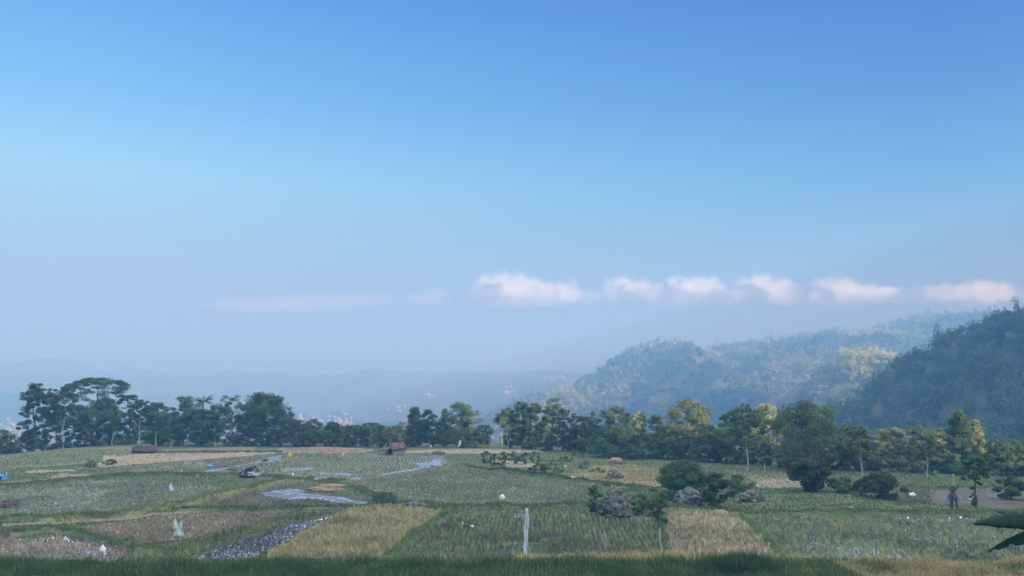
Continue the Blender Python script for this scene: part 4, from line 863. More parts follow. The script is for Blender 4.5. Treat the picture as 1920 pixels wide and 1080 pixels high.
rock('earth_mound', 822, 851, 26, 6, 'earth', 'low dark mound at the corner of the channel right of the hut', 'mound', rough=.2)
rock('straw_heap', 1154, 869, 30, 11, 'straw', 'small pale straw heap in front of the wide dark tree', 'straw heap', rough=.15)
rock('straw_heap', 1350, 972, 42, 16, 'straw', 'larger straw heap on top of the straw covered rise', 'straw heap', rough=.2)
rock('earth_mound', 18, 952, 36, 18, 'earth', 'brown weedy clump of earth at the left edge of the large paddy', 'mound', rough=.35)
rock('clay_bank', 625, 919, 84, 10, 'straw', 'tan clay bank curving behind the muddy pool', 'bank', rough=.3, dp=.5)
# grey plank by the bottom grass
x, y, z = onpix(1500, 1055)
bm = bmesh.new(); bx(bm, (0, 0, .12), (38 * ppx(y), .35, .08), Matrix.Rotation(.05, 4, 'Y')); bmesh.ops.bevel(bm, geom=bm.edges[:], offset=.015, segments=2, affect='EDGES'); o_ = bmobj('plank', bm, M['plank']); o_.location = (x, y, z + .35); tag(o_, 'weathered grey plank lying in the grass below the straw rise', 'plank')
for (u, v, w_, lab) in [(1575, 949, 60, 'thin fallen branch on the green field left of the second one'), (1632, 956, 36, 'short fallen branch right of the longer one on the green field')]:
    x, y, z = onpix(u, v); o_ = link('fallen_branch', tube_mesh('fallen_branch', [(wob((-w_ / 2 * ppx(y), 0, .1), (w_ / 2 * ppx(y), .5, .15), 6, .12), [.05, .06, .06, .05, .05, .04, .02])]), M['bark']); o_.location = (x, y, z); tag(o_, lab, 'branch')

# ------------------------------------------------------------------ hut
x, y, z = onpix(741, 853); k_ = ppx(y)
HUTS = .93
hut = empty('field_hut', (x, y + 1.2, z), 'small farm hut with a rusty red corrugated roof and a lean-to at the paddy edge', 'hut', None, R(-52))
bm = bmesh.new()
hut.scale = (HUTS,) * 3
wv = [(-1.3, -1.5), (1.3, -1.5), (1.3, 1.5), (-1.3, 1.5)]; WH = 1.35; RH = 2.55
bv_ = [bm.verts.new((a, b, 0)) for a, b in wv]; tv_ = [bm.verts.new((a, b, WH)) for a, b in wv]
g0 = bm.verts.new((0, -1.5, RH - .25)); g1 = bm.verts.new((0, 1.5, RH - .25))
for i in range(4): bm.faces.new([bv_[i], bv_[(i + 1) % 4], tv_[(i + 1) % 4], tv_[i]])
bm.faces.new([tv_[0], tv_[1], g0]); bm.faces.new([tv_[2], tv_[3], g1])
bmobj('wall', bm, M['plank'], hut)
def corrug(name, p00, p10, p11, p01, m, parent, n=28, amp=.035, th=.02):
    """sheet p00-p10 along the eave, p01-p11 along the ridge, waves running eave to ridge"""
    p00, p10, p11, p01 = map(Vector, (p00, p10, p11, p01)); nrm = (p10 - p00).cross(p01 - p00).normalized()
    if nrm.z < 0: nrm = -nrm
    Vs = []
    for j in range(5):
        for i in range(n * 2 + 1):
            a = i / (n * 2); q_ = p00.lerp(p10, a).lerp(p01.lerp(p11, a), j / 4); Vs.append(q_ + nrm * (amp * math.sin(i * math.pi / 2) + .015 * math.sin(j * 3 + i * .3)))
    nx = n * 2 + 1; Fc = [(j * nx + i, j * nx + i + 1, (j + 1) * nx + i + 1, (j + 1) * nx + i) for j in range(4) for i in range(nx - 1)]
    me = npmesh(name, [tuple(v) for v in Vs], Fc, 4); o_ = link(name, me, M[m], parent); s_ = o_.modifiers.new('thickness', 'SOLIDIFY'); s_.thickness = th; return o_
corrug('roof', (1.85, -1.9, 1.15), (1.85, 1.8, 1.15), (0, 1.8, RH), (0, -1.9, RH), 'roof_rust', hut)
corrug('roof', (-1.85, -1.9, 1.15), (-1.85, 1.8, 1.15), (-.02, 1.8, RH + .01), (-.02, -1.9, RH + .01), 'roof_rust', hut)
corrug('lean_to_roof', (-2.0, -3.3, .95), (1.5, -3.3, 1.0), (1.2, -1.6, 1.95), (-1.9, -1.6, 1.75), 'roof_brown', hut)
for a, b in [(-1.8, -3.1), (1.3, -3.1), (1.25, -1.75), (-1.6, -1.75)]:
    link('post', tube_mesh('post', [([(a, b, -.1), (a, b, 1.02)], [.06, .05])]), M['bark'], hut)
bm = bmesh.new(); bx(bm, (-.1, -1.52, .55), (1.3, .05, 1.1)); bmobj('doorway', bm, M['dark'], hut)
cl_ = []
for (a, b, c) in [(.6, -.9, .0), (1.1, .7, .02)]:
    bm = bmesh.new(); zz = RH - (RH - 1.15) * a / 1.85 + .07
    bx(bm, (a, b, zz), (.8, .16, .012), Matrix.Rotation(math.atan2(RH - 1.15, 1.85), 4, 'Y')); bmobj('roof_patch', bm, M['plank'], hut)

# ------------------------------------------------------------------ banana plants and palm
def banana_leaf(n=14, L_=2.4, wd=.55, up=1.1, out_=1.0, droop=1.3, tear=True):
    Vs = []; Fs = []
    for i in range(n + 1):
        f_ = i / n; xx = out_ * L_ * (f_ - .12 * f_ * f_); zz = up * L_ * f_ * (1 - .0) - droop * L_ * f_ ** 2.1 * .62
        ww = wd * (math.sin(math.pi * min(1, f_ * .93 + .05)) ** .55) * (1 if f_ > .12 else .25)
        tr_ = (rng.uniform(.72, 1.0) if tear else 1)
        Vs += [(xx + .05, -ww * .5 * tr_, zz - .10 * ww), (xx, -ww * .25, zz + .02), (xx, 0, zz - .035), (xx, ww * .25, zz + .02), (xx + .05, ww * .5 * (rng.uniform(.72, 1.0) if tear else 1), zz - .10 * ww)]
    for i in range(n):
        for j in range(4): Fs.append((i * 5 + j, i * 5 + j + 1, (i + 1) * 5 + j + 1, (i + 1) * 5 + j))
    me = npmesh('leaf', Vs, Fs, 4, {'rnd': ('FLOAT', rng.random(len(Vs)))}, smooth=True); return me
def banana(name, x, y, z, h, nl, label, m='banana_far', L_=2.0, group=None, spread=1.0):
    e = empty(name, (x, y, z), label, 'banana plant', group, rng.uniform(0, 6))
    link('stem', tube_mesh('stem', [([(0, 0, -.1), (.02, 0, h * .5), (0, 0, h)], [.14, .11, .07])]), M['bamboo'], e)
    for i in range(nl):
        up = rng.uniform(.7, 1.5); o_ = link('leaf', banana_leaf(L_=L_ * rng.uniform(.8, 1.1), wd=.5, up=up, out_=rng.uniform(.5, 1.0) * spread, droop=rng.uniform(.8, 1.6)), M[m], e)
        o_.location = (0, 0, h - .1); o_.rotation_euler = (0, 0, i * 2.4 + rng.uniform(-.3, .3)); s_ = o_.modifiers.new('thickness', 'SOLIDIFY'); s_.thickness = .012
    return e
for (u, v, hp, lab) in [(320, 841, 16, 'banana plant with pale drooping leaves right of the earth mound'), (84, 846, 8, 'low banana plant at the foot of the left grove'), (1374, 868, 10, 'banana plant showing above the lone round tree'), (1434, 886, 26, 'banana plant on a pale stem left of the dark rounded bush'), (1487, 872, 18, 'banana plant with arching leaves above the dark rounded bush, left one'), (1530, 870, 17, 'banana plant with arching leaves above the dark rounded bush, right one'), (1660, 905, 20, 'banana plant in the shade below the golden pair of trees'), (1752, 905, 18, 'banana plant left of the ragged one at the brown plot'), (1862, 905, 18, 'banana plant behind the climber clad tree')]:
    x0, y0 = at(u, v); z0 = gz(x0, y0); banana('banana_plant', x0, y0, z0, hp * .55 * ppx(y0) + .3, 6, lab, L_=hp * ppx(y0) * .85)
x, y, z = onpix(1788, 957)
e = empty('ragged_banana_plant', (x, y, z), 'ragged banana plant with one upright pale leaf and withered brown leaves on the brown plot', 'banana plant')
k_ = ppx(y); h = 34 * k_
link('stem', tube_mesh('stem', [([(-.2, 0, -.1), (-.15, 0, h * .5), (0, 0, h)], [.22, .17, .10]), ([(.5, .2, -.1), (.45, .2, h * .7)], [.16, .09])]), M['bark'], e)
lf = link('leaf', banana_leaf(L_=34 * k_, wd=.55, up=1.35, out_=.12, droop=.3), M['bamboo'], e); lf.location = (0, 0, h * .8); lf.rotation_euler = (0, 0, .3)
for i in range(5):
    lf = link('leaf', banana_leaf(L_=26 * k_, wd=.5, up=rng.uniform(.9, 1.3), out_=.7, droop=.9), M['banana_far'], e); lf.location = (0, 0, h * .9); lf.rotation_euler = (0, 0, 3.2 + i * 1.1)
for i in range(7):
    lf = link('withered_leaf', banana_leaf(L_=22 * k_, wd=.4, up=.15, out_=.55, droop=1.4), M['earth'], e); lf.location = (0, 0, h * .95); lf.rotation_euler = (0, 0, i * .9)
# foreground banana plant, mostly outside the right edge: two leaves reach into view
def big_leaf(parent, A, B, sag, wd, tilt):
    """leaf from the stem A to the tip B (world points)"""
    A, B = Vector(A), Vector(B); n = 26; Vs = []; Fs = []; ax = (B - A); side = ax.cross(Vector((0, 0, 1))).normalized(); side = (side * math.cos(tilt) + Vector((0, 0, 1)) * math.sin(tilt)).normalized()
    nrm = ax.cross(side).normalized()
    if nrm.z < 0: nrm = -nrm
    for i in range(n + 1):
        f_ = i / n; c = A + ax * f_ + Vector((0, 0, sag * 4 * f_ * (1 - f_))); ww = wd * (min(1, f_ * 6) * (1 - max(0, f_ - .55) ** 1.6 / .45 ** 1.6)) ** .8 + .01
        for j in range(-3, 4):
            s_ = j / 3; tear = rng.uniform(.72, 1.04) if abs(j) == 3 else 1; Vs.append(tuple(c + side * ww * .5 * s_ * tear + nrm * (.05 * abs(s_) - .10 * s_ * s_) + nrm * .006 * math.sin(i * 2.1)))
    for i in range(n):
        for j in range(6):
            if j in (0, 5) and rng.random() < .07: continue
            Fs.append((i * 7 + j, i * 7 + j + 1, (i + 1) * 7 + j + 1, (i + 1) * 7 + j))
    me = npmesh('leaf', Vs, Fs, 4, {'rnd': ('FLOAT', np.repeat(rng.random(n + 1) * .5, 7))}, smooth=True)
    o_ = link('leaf', me, M['banana'], parent); s_ = o_.modifiers.new('thickness', 'SOLIDIFY'); s_.thickness = .006
    rb = link('midrib', tube_mesh('midrib', [([A + ax * f_ + Vector((0, 0, sag * 4 * f_ * (1 - f_))) for f_ in (0, .2, .4, .6, .8, .97)], [.03, .026, .022, .016, .01, .004])]), M['banana'], o_)
YB = 27.0
root = pix(2055, 1000, YB); zb = gz(root.x, YB)
e = empty('foreground_banana_plant', (0, 0, 0), 'near banana plant whose two big dark leaves reach in from the right edge', 'banana plant')
link('stem', tube_mesh('stem', [([(root.x, YB, zb - .2), (root.x + .05, YB, zb + 1.6), (root.x, YB, root.z)], [.18, .15, .1])]), M['bamboo'], e)
big_leaf(e, tuple(root), tuple(pix(1826, 982, 26.0)), .22, .60, 1.15)
big_leaf(e, tuple(root - Vector((0, 0, .1))), tuple(pix(1852, 1033, 25.5)), .32, .52, 1.9)
big_leaf(e, tuple(root), tuple(pix(2200, 930, 26.5)), .3, .6, .5)
big_leaf(e, tuple(root), tuple(pix(2180, 1060, 28)), .3, .6, .5)
big_leaf(e, tuple(root), tuple(pix(1868, 958, 31)), .1, .5, .3)
# palm
u, bv, tv = 381, 838, 742; x0, y0 = at(u, bv); Yd = y0 + 8; tp = pix(u, tv + 8, Yd); z0 = gz(tp.x, Yd)
pl = empty('palm_tree', (tp.x, Yd, z0), 'palm whose feathery head sticks out above the left grove', 'palm')
hp = tp.z - z0 - .5; link('trunk', tube_mesh('trunk', [(wob((0, 0, -.2), (0, 0, hp), 6, .05), [.22, .19, .17, .16, .15, .15, .14])]), M['bark'], pl)
for i in range(26):
    a = i * 2.39996; up = rng.uniform(.0, 1.5); Lf = 3.2; Vs = []; Fs = []
    cen = []; n = 16
    for k in range(n + 1):
        f_ = k / n; cen.append(Vector((math.cos(a) * Lf * f_ * (1 - .15 * up), math.sin(a) * Lf * f_ * (1 - .15 * up), up * Lf * f_ * .8 - 1.0 * Lf * f_ ** 2 * .6)))
    side = Vector((-math.sin(a), math.cos(a), 0))
    for k in range(2, n):
        for s_ in (-1, 1):
            c = cen[k]; ln = .75 * math.sin(math.pi * (k / n * .85 + .1)); tip = c + side * s_ * ln * .8 + Vector((math.cos(a) * .3, math.sin(a) * .3, -.35 * ln)); d_ = (cen[k] - cen[k - 1]) * .35; b0 = len(Vs)
            Vs += [tuple(c - d_), tuple(c + d_), tuple(tip + d_ * .2), tuple(tip - d_ * .2)]; Fs.append((b0, b0 + 1, b0 + 2, b0 + 3))
    V_, F_ = tubes([(cen[::3], [.03, .028, .024, .02, .014, .01][:len(cen[::3])])], 4); b0 = len(Vs); Vs += [tuple(v) for v in V_]; Fs += [tuple(f + b0) for f in F_]
    fo = link('frond', npmesh('frond', Vs, Fs, 4, {'rnd': ('FLOAT', np.full(len(Vs), rng.random()))}), M['leaf_dark'], pl); fo.location = (0, 0, hp)

# ------------------------------------------------------------------ hills
def hill(name, crest, slope_f, slope_b, x0, x1, y0, y1, st, seed, amp, mcol, power=.92, foot=-118):
    cx = [c[0] for c in crest]; cyy = [c[1] for c in crest]; cz = [c[2] for c in crest]; pl = list(zip(cx, cyy))
    acc = [0.0]
    for a, b in zip(pl[:-1], pl[1:]): acc.append(acc[-1] + math.hypot(b[0] - a[0], b[1] - a[1]))
    def H(x, y):
        sh = np.asarray(x).shape; x = np.asarray(x, float).ravel(); y = np.asarray(y, float).ravel()
        d, t = pldist(x, y, pl); cz_ = np.interp(t, acc, cz); yc = np.interp(x, cx, cyy); front = y < yc
        s = np.where(front, slope_f, slope_b); rid = 1 - np.abs(2 * fbm(t / (amp * 2.6) + d / (amp * 9), d / (amp * 7), 4, seed) - 1)
        z = cz_ - s * d ** power * (1.3 - .75 * rid * np.exp(-d / (amp * 14))) + (fbm(x / (amp * 1.6), y / (amp * 1.6), 4, seed + 3) - .5) * amp * np.clip(d / amp, 0, 1) * 1.7
        return np.maximum(z, foot).reshape(sh)
    gx, gy = np.meshgrid(np.arange(x0, x1, st), np.arange(y0, y1, st)); gzv = H(gx, gy); nx = gx.shape[1]
    ii = (np.arange(gx.shape[0] - 1)[:, None] * nx + np.arange(nx - 1)[None, :]).ravel()
    f4 = np.stack([ii, ii + 1, ii + nx + 1, ii + nx], 1); zf = gzv.ravel()
    f4 = f4[(zf[f4].max(1) > foot + .01)]; use, inv = np.unique(f4, return_inverse=True)
    me = npmesh(name, np.stack([gx.ravel(), gy.ravel(), zf], 1)[use], inv.reshape(-1, 4), 4, smooth=True)
    tag(link(name, me, mcol), kind='structure'); return H
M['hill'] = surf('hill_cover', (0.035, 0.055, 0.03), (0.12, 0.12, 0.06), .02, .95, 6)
M['hill_lit'] = surf('lit_hill_cover', (0.06, 0.085, 0.035), (0.20, 0.19, 0.10), .02, .95, 6, lo=.42, hi=.66)  # paler copy of the hill cover, sunlight put into its colour
def cr(lst, th=0): return [(p.x, p.y, p.z - th) for p in (pix(u, v, Y_) for u, v, Y_ in lst)]
Hn = hill('near_hill', cr([(1480, 835, 640), (1570, 790, 610), (1640, 738, 590), (1700, 700, 570), (1720, 665, 565), (1770, 640, 560), (1810, 608, 550), (1880, 588, 540), (1925, 566, 530), (2050, 520, 520), (2300, 470, 520), (2600, 480, 560)], 6), .52, .5, 120, 700, 250, 900, 5, 11, 22, M['hill'])
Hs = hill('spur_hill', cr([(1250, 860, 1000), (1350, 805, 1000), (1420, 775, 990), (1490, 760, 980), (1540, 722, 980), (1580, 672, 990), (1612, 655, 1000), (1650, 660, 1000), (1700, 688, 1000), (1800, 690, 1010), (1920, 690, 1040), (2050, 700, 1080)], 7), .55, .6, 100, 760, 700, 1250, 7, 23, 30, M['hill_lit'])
Hm = hill('mid_hill', cr([(860, 828, 1300), (905, 796, 1320), (965, 757, 1350), (1000, 740, 1370), (1050, 727, 1400), (1100, 712, 1420), (1130, 694, 1440), (1160, 668, 1460), (1192, 652, 1480), (1240, 658, 1500), (1290, 663, 1510), (1330, 650, 1530), (1400, 640, 1560), (1460, 636, 1590), (1520, 630, 1620), (1600, 622, 1640), (1650, 608, 1660), (1700, 597, 1680), (1760, 596, 1700), (1860, 600, 1720), (2000, 590, 1750), (2200, 610, 1800)], 8), .40, .5, -250, 1500, 800, 2200, 12, 37, 55, M['hill'])
# fainter ridge with scattered houses behind, and the far range
Hd = hill('distant_ridge', cr([(560, 800, 2900), (700, 775, 2900), (800, 752, 2900), (900, 732, 2950), (1000, 712, 3000), (1050, 703, 3000), (1110, 700, 3050), (1200, 690, 3100), (1400, 680, 3200)], 4), .22, .4, -900, 1600, 2200, 3900, 24, 51, 60, M['hill'], 1.0)
Hf = hill('far_mountains', cr([(-900, 700, 3515), (-300, 700, 3445), (0, 684, 3374), (90, 676, 3374), (150, 678, 3374), (200, 694, 3409), (300, 700, 3445), (400, 702, 3445), (440, 692, 3445), (480, 703, 3445), (540, 700, 3445), (600, 705, 3445), (660, 693, 3445), (710, 687, 3445), (770, 694, 3445), (900, 697, 3479), (1100, 700, 3515), (1500, 690, 3515), (2200, 690, 3515), (2900, 700, 3515)], 4), .16, .3, -5200, 5600, 2600, 4600, 36, 71, 70, M['hill'], 1.0)
# off-frame mountain on the right that keeps the evening sun off the fields; its low saddle lets light reach the tree tops
sx, sy = math.sin(R(SUN_AZ)), math.cos(R(SUN_AZ)); nx_, ny_ = -sy, sx        # along the sun, across the sun (pointing forward right)
te = math.tan(R(SUN_EL))
NP = [(-500, 100), (60, 100), (110, 100), (128, 92), (138, 64), (146, 53), (160, 51), (172, 57), (186, 80), (230, 100), (320, 118), (450, 128), (760, 128), (860, 118), (930, 95), (1000, 70), (1200, 30), (1500, -60)]
S0 = lambda n_: np.interp(n_, [200, 450, 900, 1300], [205, 60, 60, 160])
st = 8; gs, gn = np.meshgrid(np.arange(-150, 260, st), np.arange(-500, 1300, st / 2))
hn = np.interp(gn, [a for a, b in NP], [b for a, b in NP]); 
hz = hn - np.abs(gs) * np.where(gs < 0, 1.0, .45) + (fbm(gs / 30, gn / 30, 4, 91) - .5) * 10 * np.clip(np.abs(gs) / 20, 0, 1) + (vn(gn / 5, gs / 9, 92) - .5) * 5 * (np.abs(gs) < 25)
gx = (S0(gn) + gs) * sx + gn * nx_; gy = (S0(gn) + gs) * sy + gn * ny_
hz = np.maximum(hz, -118); nx2 = gx.shape[1]; ii = (np.arange(gx.shape[0] - 1)[:, None] * nx2 + np.arange(nx2 - 1)[None, :]).ravel()
f4 = np.stack([ii, ii + 1, ii + nx2 + 1, ii + nx2], 1)
me = npmesh('side_mountain', np.stack([gx.ravel(), gy.ravel(), hz.ravel()], 1), f4, 4, smooth=True)
tag(link('side_mountain', me, M['hill']), kind='structure')

# ------------------------------------------------------------------ forest on the hills: crowns of leaf clumps
def forest(name, H, crestfn, x0, x1, y0, y1, spc, cw, chh, nleaf, ls, mk, label, seed, thin=0.0, umin=-40, umax=1990, vmax=860):
    gx, gy = np.meshgrid(np.arange(x0, x1, spc), np.arange(y0, y1, spc)); gx = gx.ravel() + rng.uniform(-.5, .5, gx.size) * spc; gy = gy.ravel() + rng.uniform(-.5, .5, gy.size) * spc
    z = H(gx, gy); u = 960 + gx / gy * F; v = 720 + (HC - z) / gy * F
    k = (z > -95) & (u > umin) & (u < umax) & (v < vmax)
    k &= gy < crestfn(gx) + 25
    k &= fbm(gx / (spc * 6), gy / (spc * 6), 3, seed) > thin
    gx, gy, z = gx[k], gy[k], z[k]; n = len(gx); sc = rng.uniform(.45, 1.0, n) + .75 * rng.random(n) ** 3; tall = rng.random(n) < .16
    hh = chh * sc * np.where(tall, 1.5, 1); ww = cw * sc * np.where(tall, .62, 1)
    d = rng.normal(size=(n, nleaf, 3)); d /= np.linalg.norm(d, axis=2)[..., None]; d *= (rng.random((n, nleaf)) ** .33)[..., None]
    # lumps: pull leaves to a few lobes so that crowns are not smooth
    lob = rng.normal(size=(n, 5, 3)); lob /= np.linalg.norm(lob, axis=2)[..., None]; pick = rng.integers(0, 5, (n, nleaf))
    lc = np.take_along_axis(lob, pick[..., None], 1); d = d * .62 + lc * .5
    c = np.stack([gx[:, None] + d[..., 0] * ww[:, None] * .5, gy[:, None] + d[..., 1] * ww[:, None] * .5, z[:, None] + hh[:, None] * .55 + d[..., 2] * hh[:, None] * .5], -1).reshape(-1, 3)
    base = .42 + .18 * rng.random(n); rd = np.clip(np.repeat(base, nleaf) * .85 + rng.random(n * nleaf) * .15, 0, 1)
    V_, F_, r_ = leaves(c, np.full(len(c), ls), rd, .15, 0, (d + np.array([0, 0, .15])).reshape(-1, 3), .5)
    print(name, n, 'crowns', len(F_), 'leaves')
    return tag(link(name, npmesh(name, V_, F_, 4, {'rnd': ('FLOAT', r_)}), mk), label, 'forest', kind='stuff')
def cfn(lst):
    c = cr(lst); xs = [p[0] for p in c]; yy = [p[1] for p in c]; return lambda x: np.interp(x, xs, yy)
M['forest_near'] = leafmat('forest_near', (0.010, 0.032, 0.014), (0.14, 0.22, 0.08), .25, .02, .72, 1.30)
M['forest_lit'] = leafmat('forest_lit', (0.04, 0.075, 0.03), (0.44, 0.49, 0.19), .25, .010, .78, 1.08)  # sunlit yellow of the spur painted into the leaf colour
M['forest_mid'] = leafmat('forest_mid', (0.02, 0.05, 0.022), (0.36, 0.43, 0.20), .25, .006, .86, 1.16)  # noise patches paint sunlit and shaded areas into the leaf colour
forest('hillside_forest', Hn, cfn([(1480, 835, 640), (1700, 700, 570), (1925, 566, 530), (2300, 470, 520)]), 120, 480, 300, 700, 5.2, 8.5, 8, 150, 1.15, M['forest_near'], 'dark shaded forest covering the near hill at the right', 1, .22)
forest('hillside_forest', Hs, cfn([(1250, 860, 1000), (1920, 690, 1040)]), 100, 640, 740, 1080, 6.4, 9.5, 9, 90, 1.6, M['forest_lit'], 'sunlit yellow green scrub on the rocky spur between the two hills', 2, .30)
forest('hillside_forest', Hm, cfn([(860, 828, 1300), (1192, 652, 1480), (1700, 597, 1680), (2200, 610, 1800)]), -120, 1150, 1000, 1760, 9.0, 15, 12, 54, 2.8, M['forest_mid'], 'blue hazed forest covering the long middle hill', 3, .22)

# ------------------------------------------------------------------ far houses
def house_proto():
    e = empty('house', (0, 0, 0), 'tiny pale house in the hazy valley town', 'house', 'houses in the distant valley town')
    bm = bmesh.new(); bx(bm, (0, 0, 2.0), (9, 7, 8.0)); bmobj('wall', bm, M['townwall'], e)
    bm = bmesh.new(); p = [(-5, -4.2, 6), (5, -4.2, 6), (5, 4.2, 6), (-5, 4.2, 6), (-5, 0, 9), (5, 0, 9)]; q_ = [bm.verts.new(v) for v in p]
    for f in [(0, 1, 5, 4), (2, 3, 4, 5), (1, 2, 5), (3, 0, 4), (3, 2, 1, 0)]: bm.faces.new([q_[i] for i in f])
    bmobj('roof', bm, M['townroof'], e); return e
hp_ = house_proto(); first = True
def drop(u, v, label, grp, sc, terr=None):
    global first
    # march the view ray down to the land
    a, yy_, c = ray(u, v); Yv = 900.0
    hf = hdf
    while Yv < 4600:
        t_ = Yv / yy_; z_ = HC + c * t_
        if z_ <= hf(a * t_, Yv): break
        Yv += 12
    x_ = a * Yv / yy_; z_ = hf(x_, Yv)
    if first: r = hp_; first = False; ch = None
    else:
        r = hp_.copy(); C.objects.link(r)
        for k_ in hp_.children:
            k2 = k_.copy(); C.objects.link(k2); k2.parent = r
    r.location = (x_, Yv, z_); r.rotation_euler = (0, 0, rng.uniform(0, 3)); s_ = sc * .55 * rng.uniform(.7, 1.3); r.scale = (s_, s_, s_); r['label'] = label; r['group'] = grp
hdf = lambda X_, Y_: max(float(Hf(np.array([X_]), np.array([Y_]))[0]), float(Hd(np.array([X_]), np.array([Y_]))[0]), float(gbase(np.array([X_]), np.array([Y_]))[0]))
hmf = lambda X_, Y_: float(Hm(np.array([X_]), np.array([Y_]))[0])
for i in range(120): drop(rng.uniform(545, 660), 806 - abs(rng.normal(0, 10)), 'tiny pale house in the hazy valley town behind the low trees', 'houses in the distant valley town', 1.15)
for i in range(60): drop(rng.uniform(-5, 48), rng.uniform(798, 835), 'tiny pale house in the valley below the left end of the grove', 'houses in the valley at far left', 1.0)
for i in range(9): drop(rng.uniform(793, 826), 748 - (i % 3) * 2 + rng.uniform(-1, 1), 'faint pale house in the upper cluster on the distant ridge', 'houses of the upper cluster on the distant ridge', 1.0, hdf)
for i in range(9): drop(rng.uniform(942, 968), 736 + rng.uniform(-3, 4), 'faint pink white house at the foot of the blue hillside', 'houses at the foot of the blue hillside', 1.3, hdf)
for i in range(8): drop(rng.uniform(1028, 1068), 710 + rng.uniform(-3, 5), 'faint house on the distant crest left of the blue hill', 'houses on the distant crest', 1.1, hdf)
for i in range(7): drop(rng.uniform(725, 760), 772 + rng.uniform(-5, 6), 'faint house on the lower distant slope', 'houses on the lower distant slope', 1.0, hdf)

# ------------------------------------------------------------------ clouds
def cloudmat(name, dens, thr):
    m, t, n, l, o = mat(name)
    tx = n.new('ShaderNodeTexCoord'); ln = n.new('ShaderNodeVectorMath'); ln.operation = 'LENGTH'; l.new(tx.outputs['Object'], ln.inputs[0])
    nz = n.new('ShaderNodeTexNoise'); nz.inputs['Scale'].default_value = 1.5; nz.inputs['Detail'].default_value = 7; nz.inputs['Roughness'].default_value = .62
    oi = n.new('ShaderNodeObjectInfo'); ad = n.new('ShaderNodeVectorMath'); stc = n.new('ShaderNodeVectorMath'); stc.operation = 'MULTIPLY'; stc.inputs[1].default_value = (1.8, 1.5, 1.0); l.new(tx.outputs['Object'], stc.inputs[0]); l.new(stc.outputs[0], ad.inputs[0]); cmb = n.new('ShaderNodeCombineXYZ')
    mm = n.new('ShaderNodeMath'); mm.operation = 'MULTIPLY'; mm.inputs[1].default_value = 40; l.new(oi.outputs['Random'], mm.inputs[0]); l.new(mm.outputs[0], cmb.inputs[0]); l.new(cmb.outputs[0], ad.inputs[1]); l.new(ad.outputs[0], nz.inputs['Vector'])
    s1 = n.new('ShaderNodeMath'); s1.operation = 'SUBTRACT'; s1.inputs[0].default_value = 1.0; l.new(ln.outputs['Value'], s1.inputs[1])       # 1 - r
    a1 = n.new('ShaderNodeMath'); a1.operation = 'ADD'; nm = n.new('ShaderNodeMath'); nm.operation = 'MULTIPLY'; nm.inputs[1].default_value = 1.9; l.new(nz.outputs['Fac'], nm.inputs[0]); l.new(s1.outputs[0], a1.inputs[0]); l.new(nm.outputs[0], a1.inputs[1])
    mp = n.new('ShaderNodeMapRange'); mp.inputs[1].default_value = thr; mp.inputs[2].default_value = thr + .25; mp.inputs[3].default_value = 0; mp.inputs[4].default_value = dens; l.new(a1.outputs[0], mp.inputs[0])
    v = n.new('ShaderNodeVolumePrincipled'); v.inputs['Color'].default_value = (.78, .77, .77, 1); v.inputs['Anisotropy'].default_value = 0.0; l.new(mp.outputs[0], v.inputs['Density']); l.new(v.outputs[0], o.inputs['Volume'])
    return m
M['cloud'] = cloudmat('cloud', .0034, 1.26); M['cloud_thin'] = cloudmat('thin_cloud', .0009, 1.2)
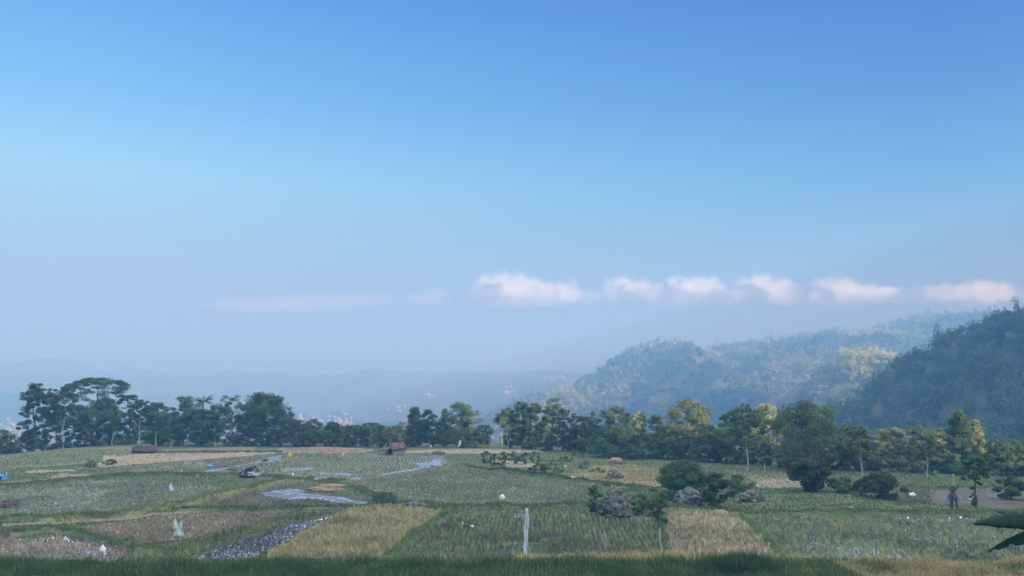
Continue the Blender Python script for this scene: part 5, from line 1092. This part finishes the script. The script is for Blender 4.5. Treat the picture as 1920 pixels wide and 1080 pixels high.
CL = [
 ([(905, 545, 30, 24), (935, 538, 34, 26), (965, 548, 44, 26), (1000, 553, 44, 22), (1035, 556, 34, 18), (1068, 552, 24, 20), (950, 562, 70, 14)], 'cloud', 'largest lumpy pink white cloud, over the left end of the hills'),
 ([(825, 556, 30, 16), (795, 560, 34, 10)], 'cloud_thin', 'small faint cloud left of the largest cloud'),
 ([(1160, 548, 34, 22), (1190, 543, 36, 22), (1215, 556, 40, 17)], 'cloud', 'rounded cloud right of the largest one'),
 ([(1265, 540, 34, 22), (1295, 533, 40, 20), (1325, 550, 50, 22), (1355, 556, 30, 14)], 'cloud', 'cloud with a bright cap above the middle hill'),
 ([(1400, 530, 30, 22), (1430, 540, 44, 24), (1465, 546, 44, 20), (1492, 552, 30, 14)], 'cloud', 'sloping bright cloud right of the bright capped one'),
 ([(1525, 528, 34, 16), (1560, 538, 46, 22), (1600, 545, 46, 18), (1650, 552, 50, 14)], 'cloud', 'long drifting cloud second from the right edge'),
 ([(1830, 536, 30, 20), (1860, 546, 50, 18), (1780, 552, 60, 15)], 'cloud', 'pale cloud low over the near hill at the right edge'),
 ([(480, 572, 110, 9), (600, 566, 100, 12), (700, 562, 70, 10)], 'cloud_faint', 'wide faint cloud streak over the left grove'),
]
CL += [([(1110, 556, 60, 14), (1245, 558, 50, 16)], 'cloud_faint', 'faint wisp joining the largest cloud to the ones on its right'), ([(1380, 556, 50, 16), (1505, 556, 60, 18)], 'cloud_faint', 'faint wisp between the two sloping clouds'), ([(1715, 556, 90, 16)], 'cloud_faint', 'faint wisp left of the cloud over the near hill')]
M['cloud_faint'] = cloudmat('faint_cloud', .00028, 1.10)
for parts, mk, lab in CL:
    Yc = 8200.0; c0 = pix(parts[0][0], parts[0][1], Yc)
    e = empty('cloud', c0, lab, 'cloud')
    if mk == 'cloud':
        us = [q_[0] for q_ in parts]; parts = parts + [((min(us) + max(us)) / 2 + 8, 556, (max(us) - min(us)) * .5 + 42, 19, 'cloud_thin')]
    for (u, v, rw, rh, *mo) in parts:
        mk_ = mo[0] if mo else mk
        if mk == 'cloud' and not mo: rh *= 1.2; v = 570 - rh
        p_ = pix(u, v, Yc + rng.uniform(-120, 120)); bm = bmesh.new(); bmesh.ops.create_icosphere(bm, subdivisions=3, radius=1.0)
        o_ = bmobj('billow', bm, M[mk_], e, True); k_ = ppx(Yc) * 1.3; o_.scale = (rw * k_, rw * k_ * .8, rh * k_ * 1.15); o_.location = p_ - c0

# ------------------------------------------------------------------ haze
HT = 150.0
bm = bmesh.new(); bx(bm, (0, 2500, (HT + FLOOR - 60) / 2), (13600, 8400, HT - FLOOR + 60))
m, t_, n, l, o = mat('haze'); v = n.new('ShaderNodeVolumePrincipled'); v.inputs['Color'].default_value = (0.138, 0.348, 0.655, 1); v.inputs['Absorption Color'].default_value = (.41, .16, 0, 1); v.inputs['Density'].default_value = 0.00111; v.inputs['Anisotropy'].default_value = 0.0
l.new(v.outputs[0], o.inputs['Volume'])
hz_ = bmobj('haze', bm, m); tag(hz_, 'blue evening haze filling the valley', 'haze', kind='stuff')
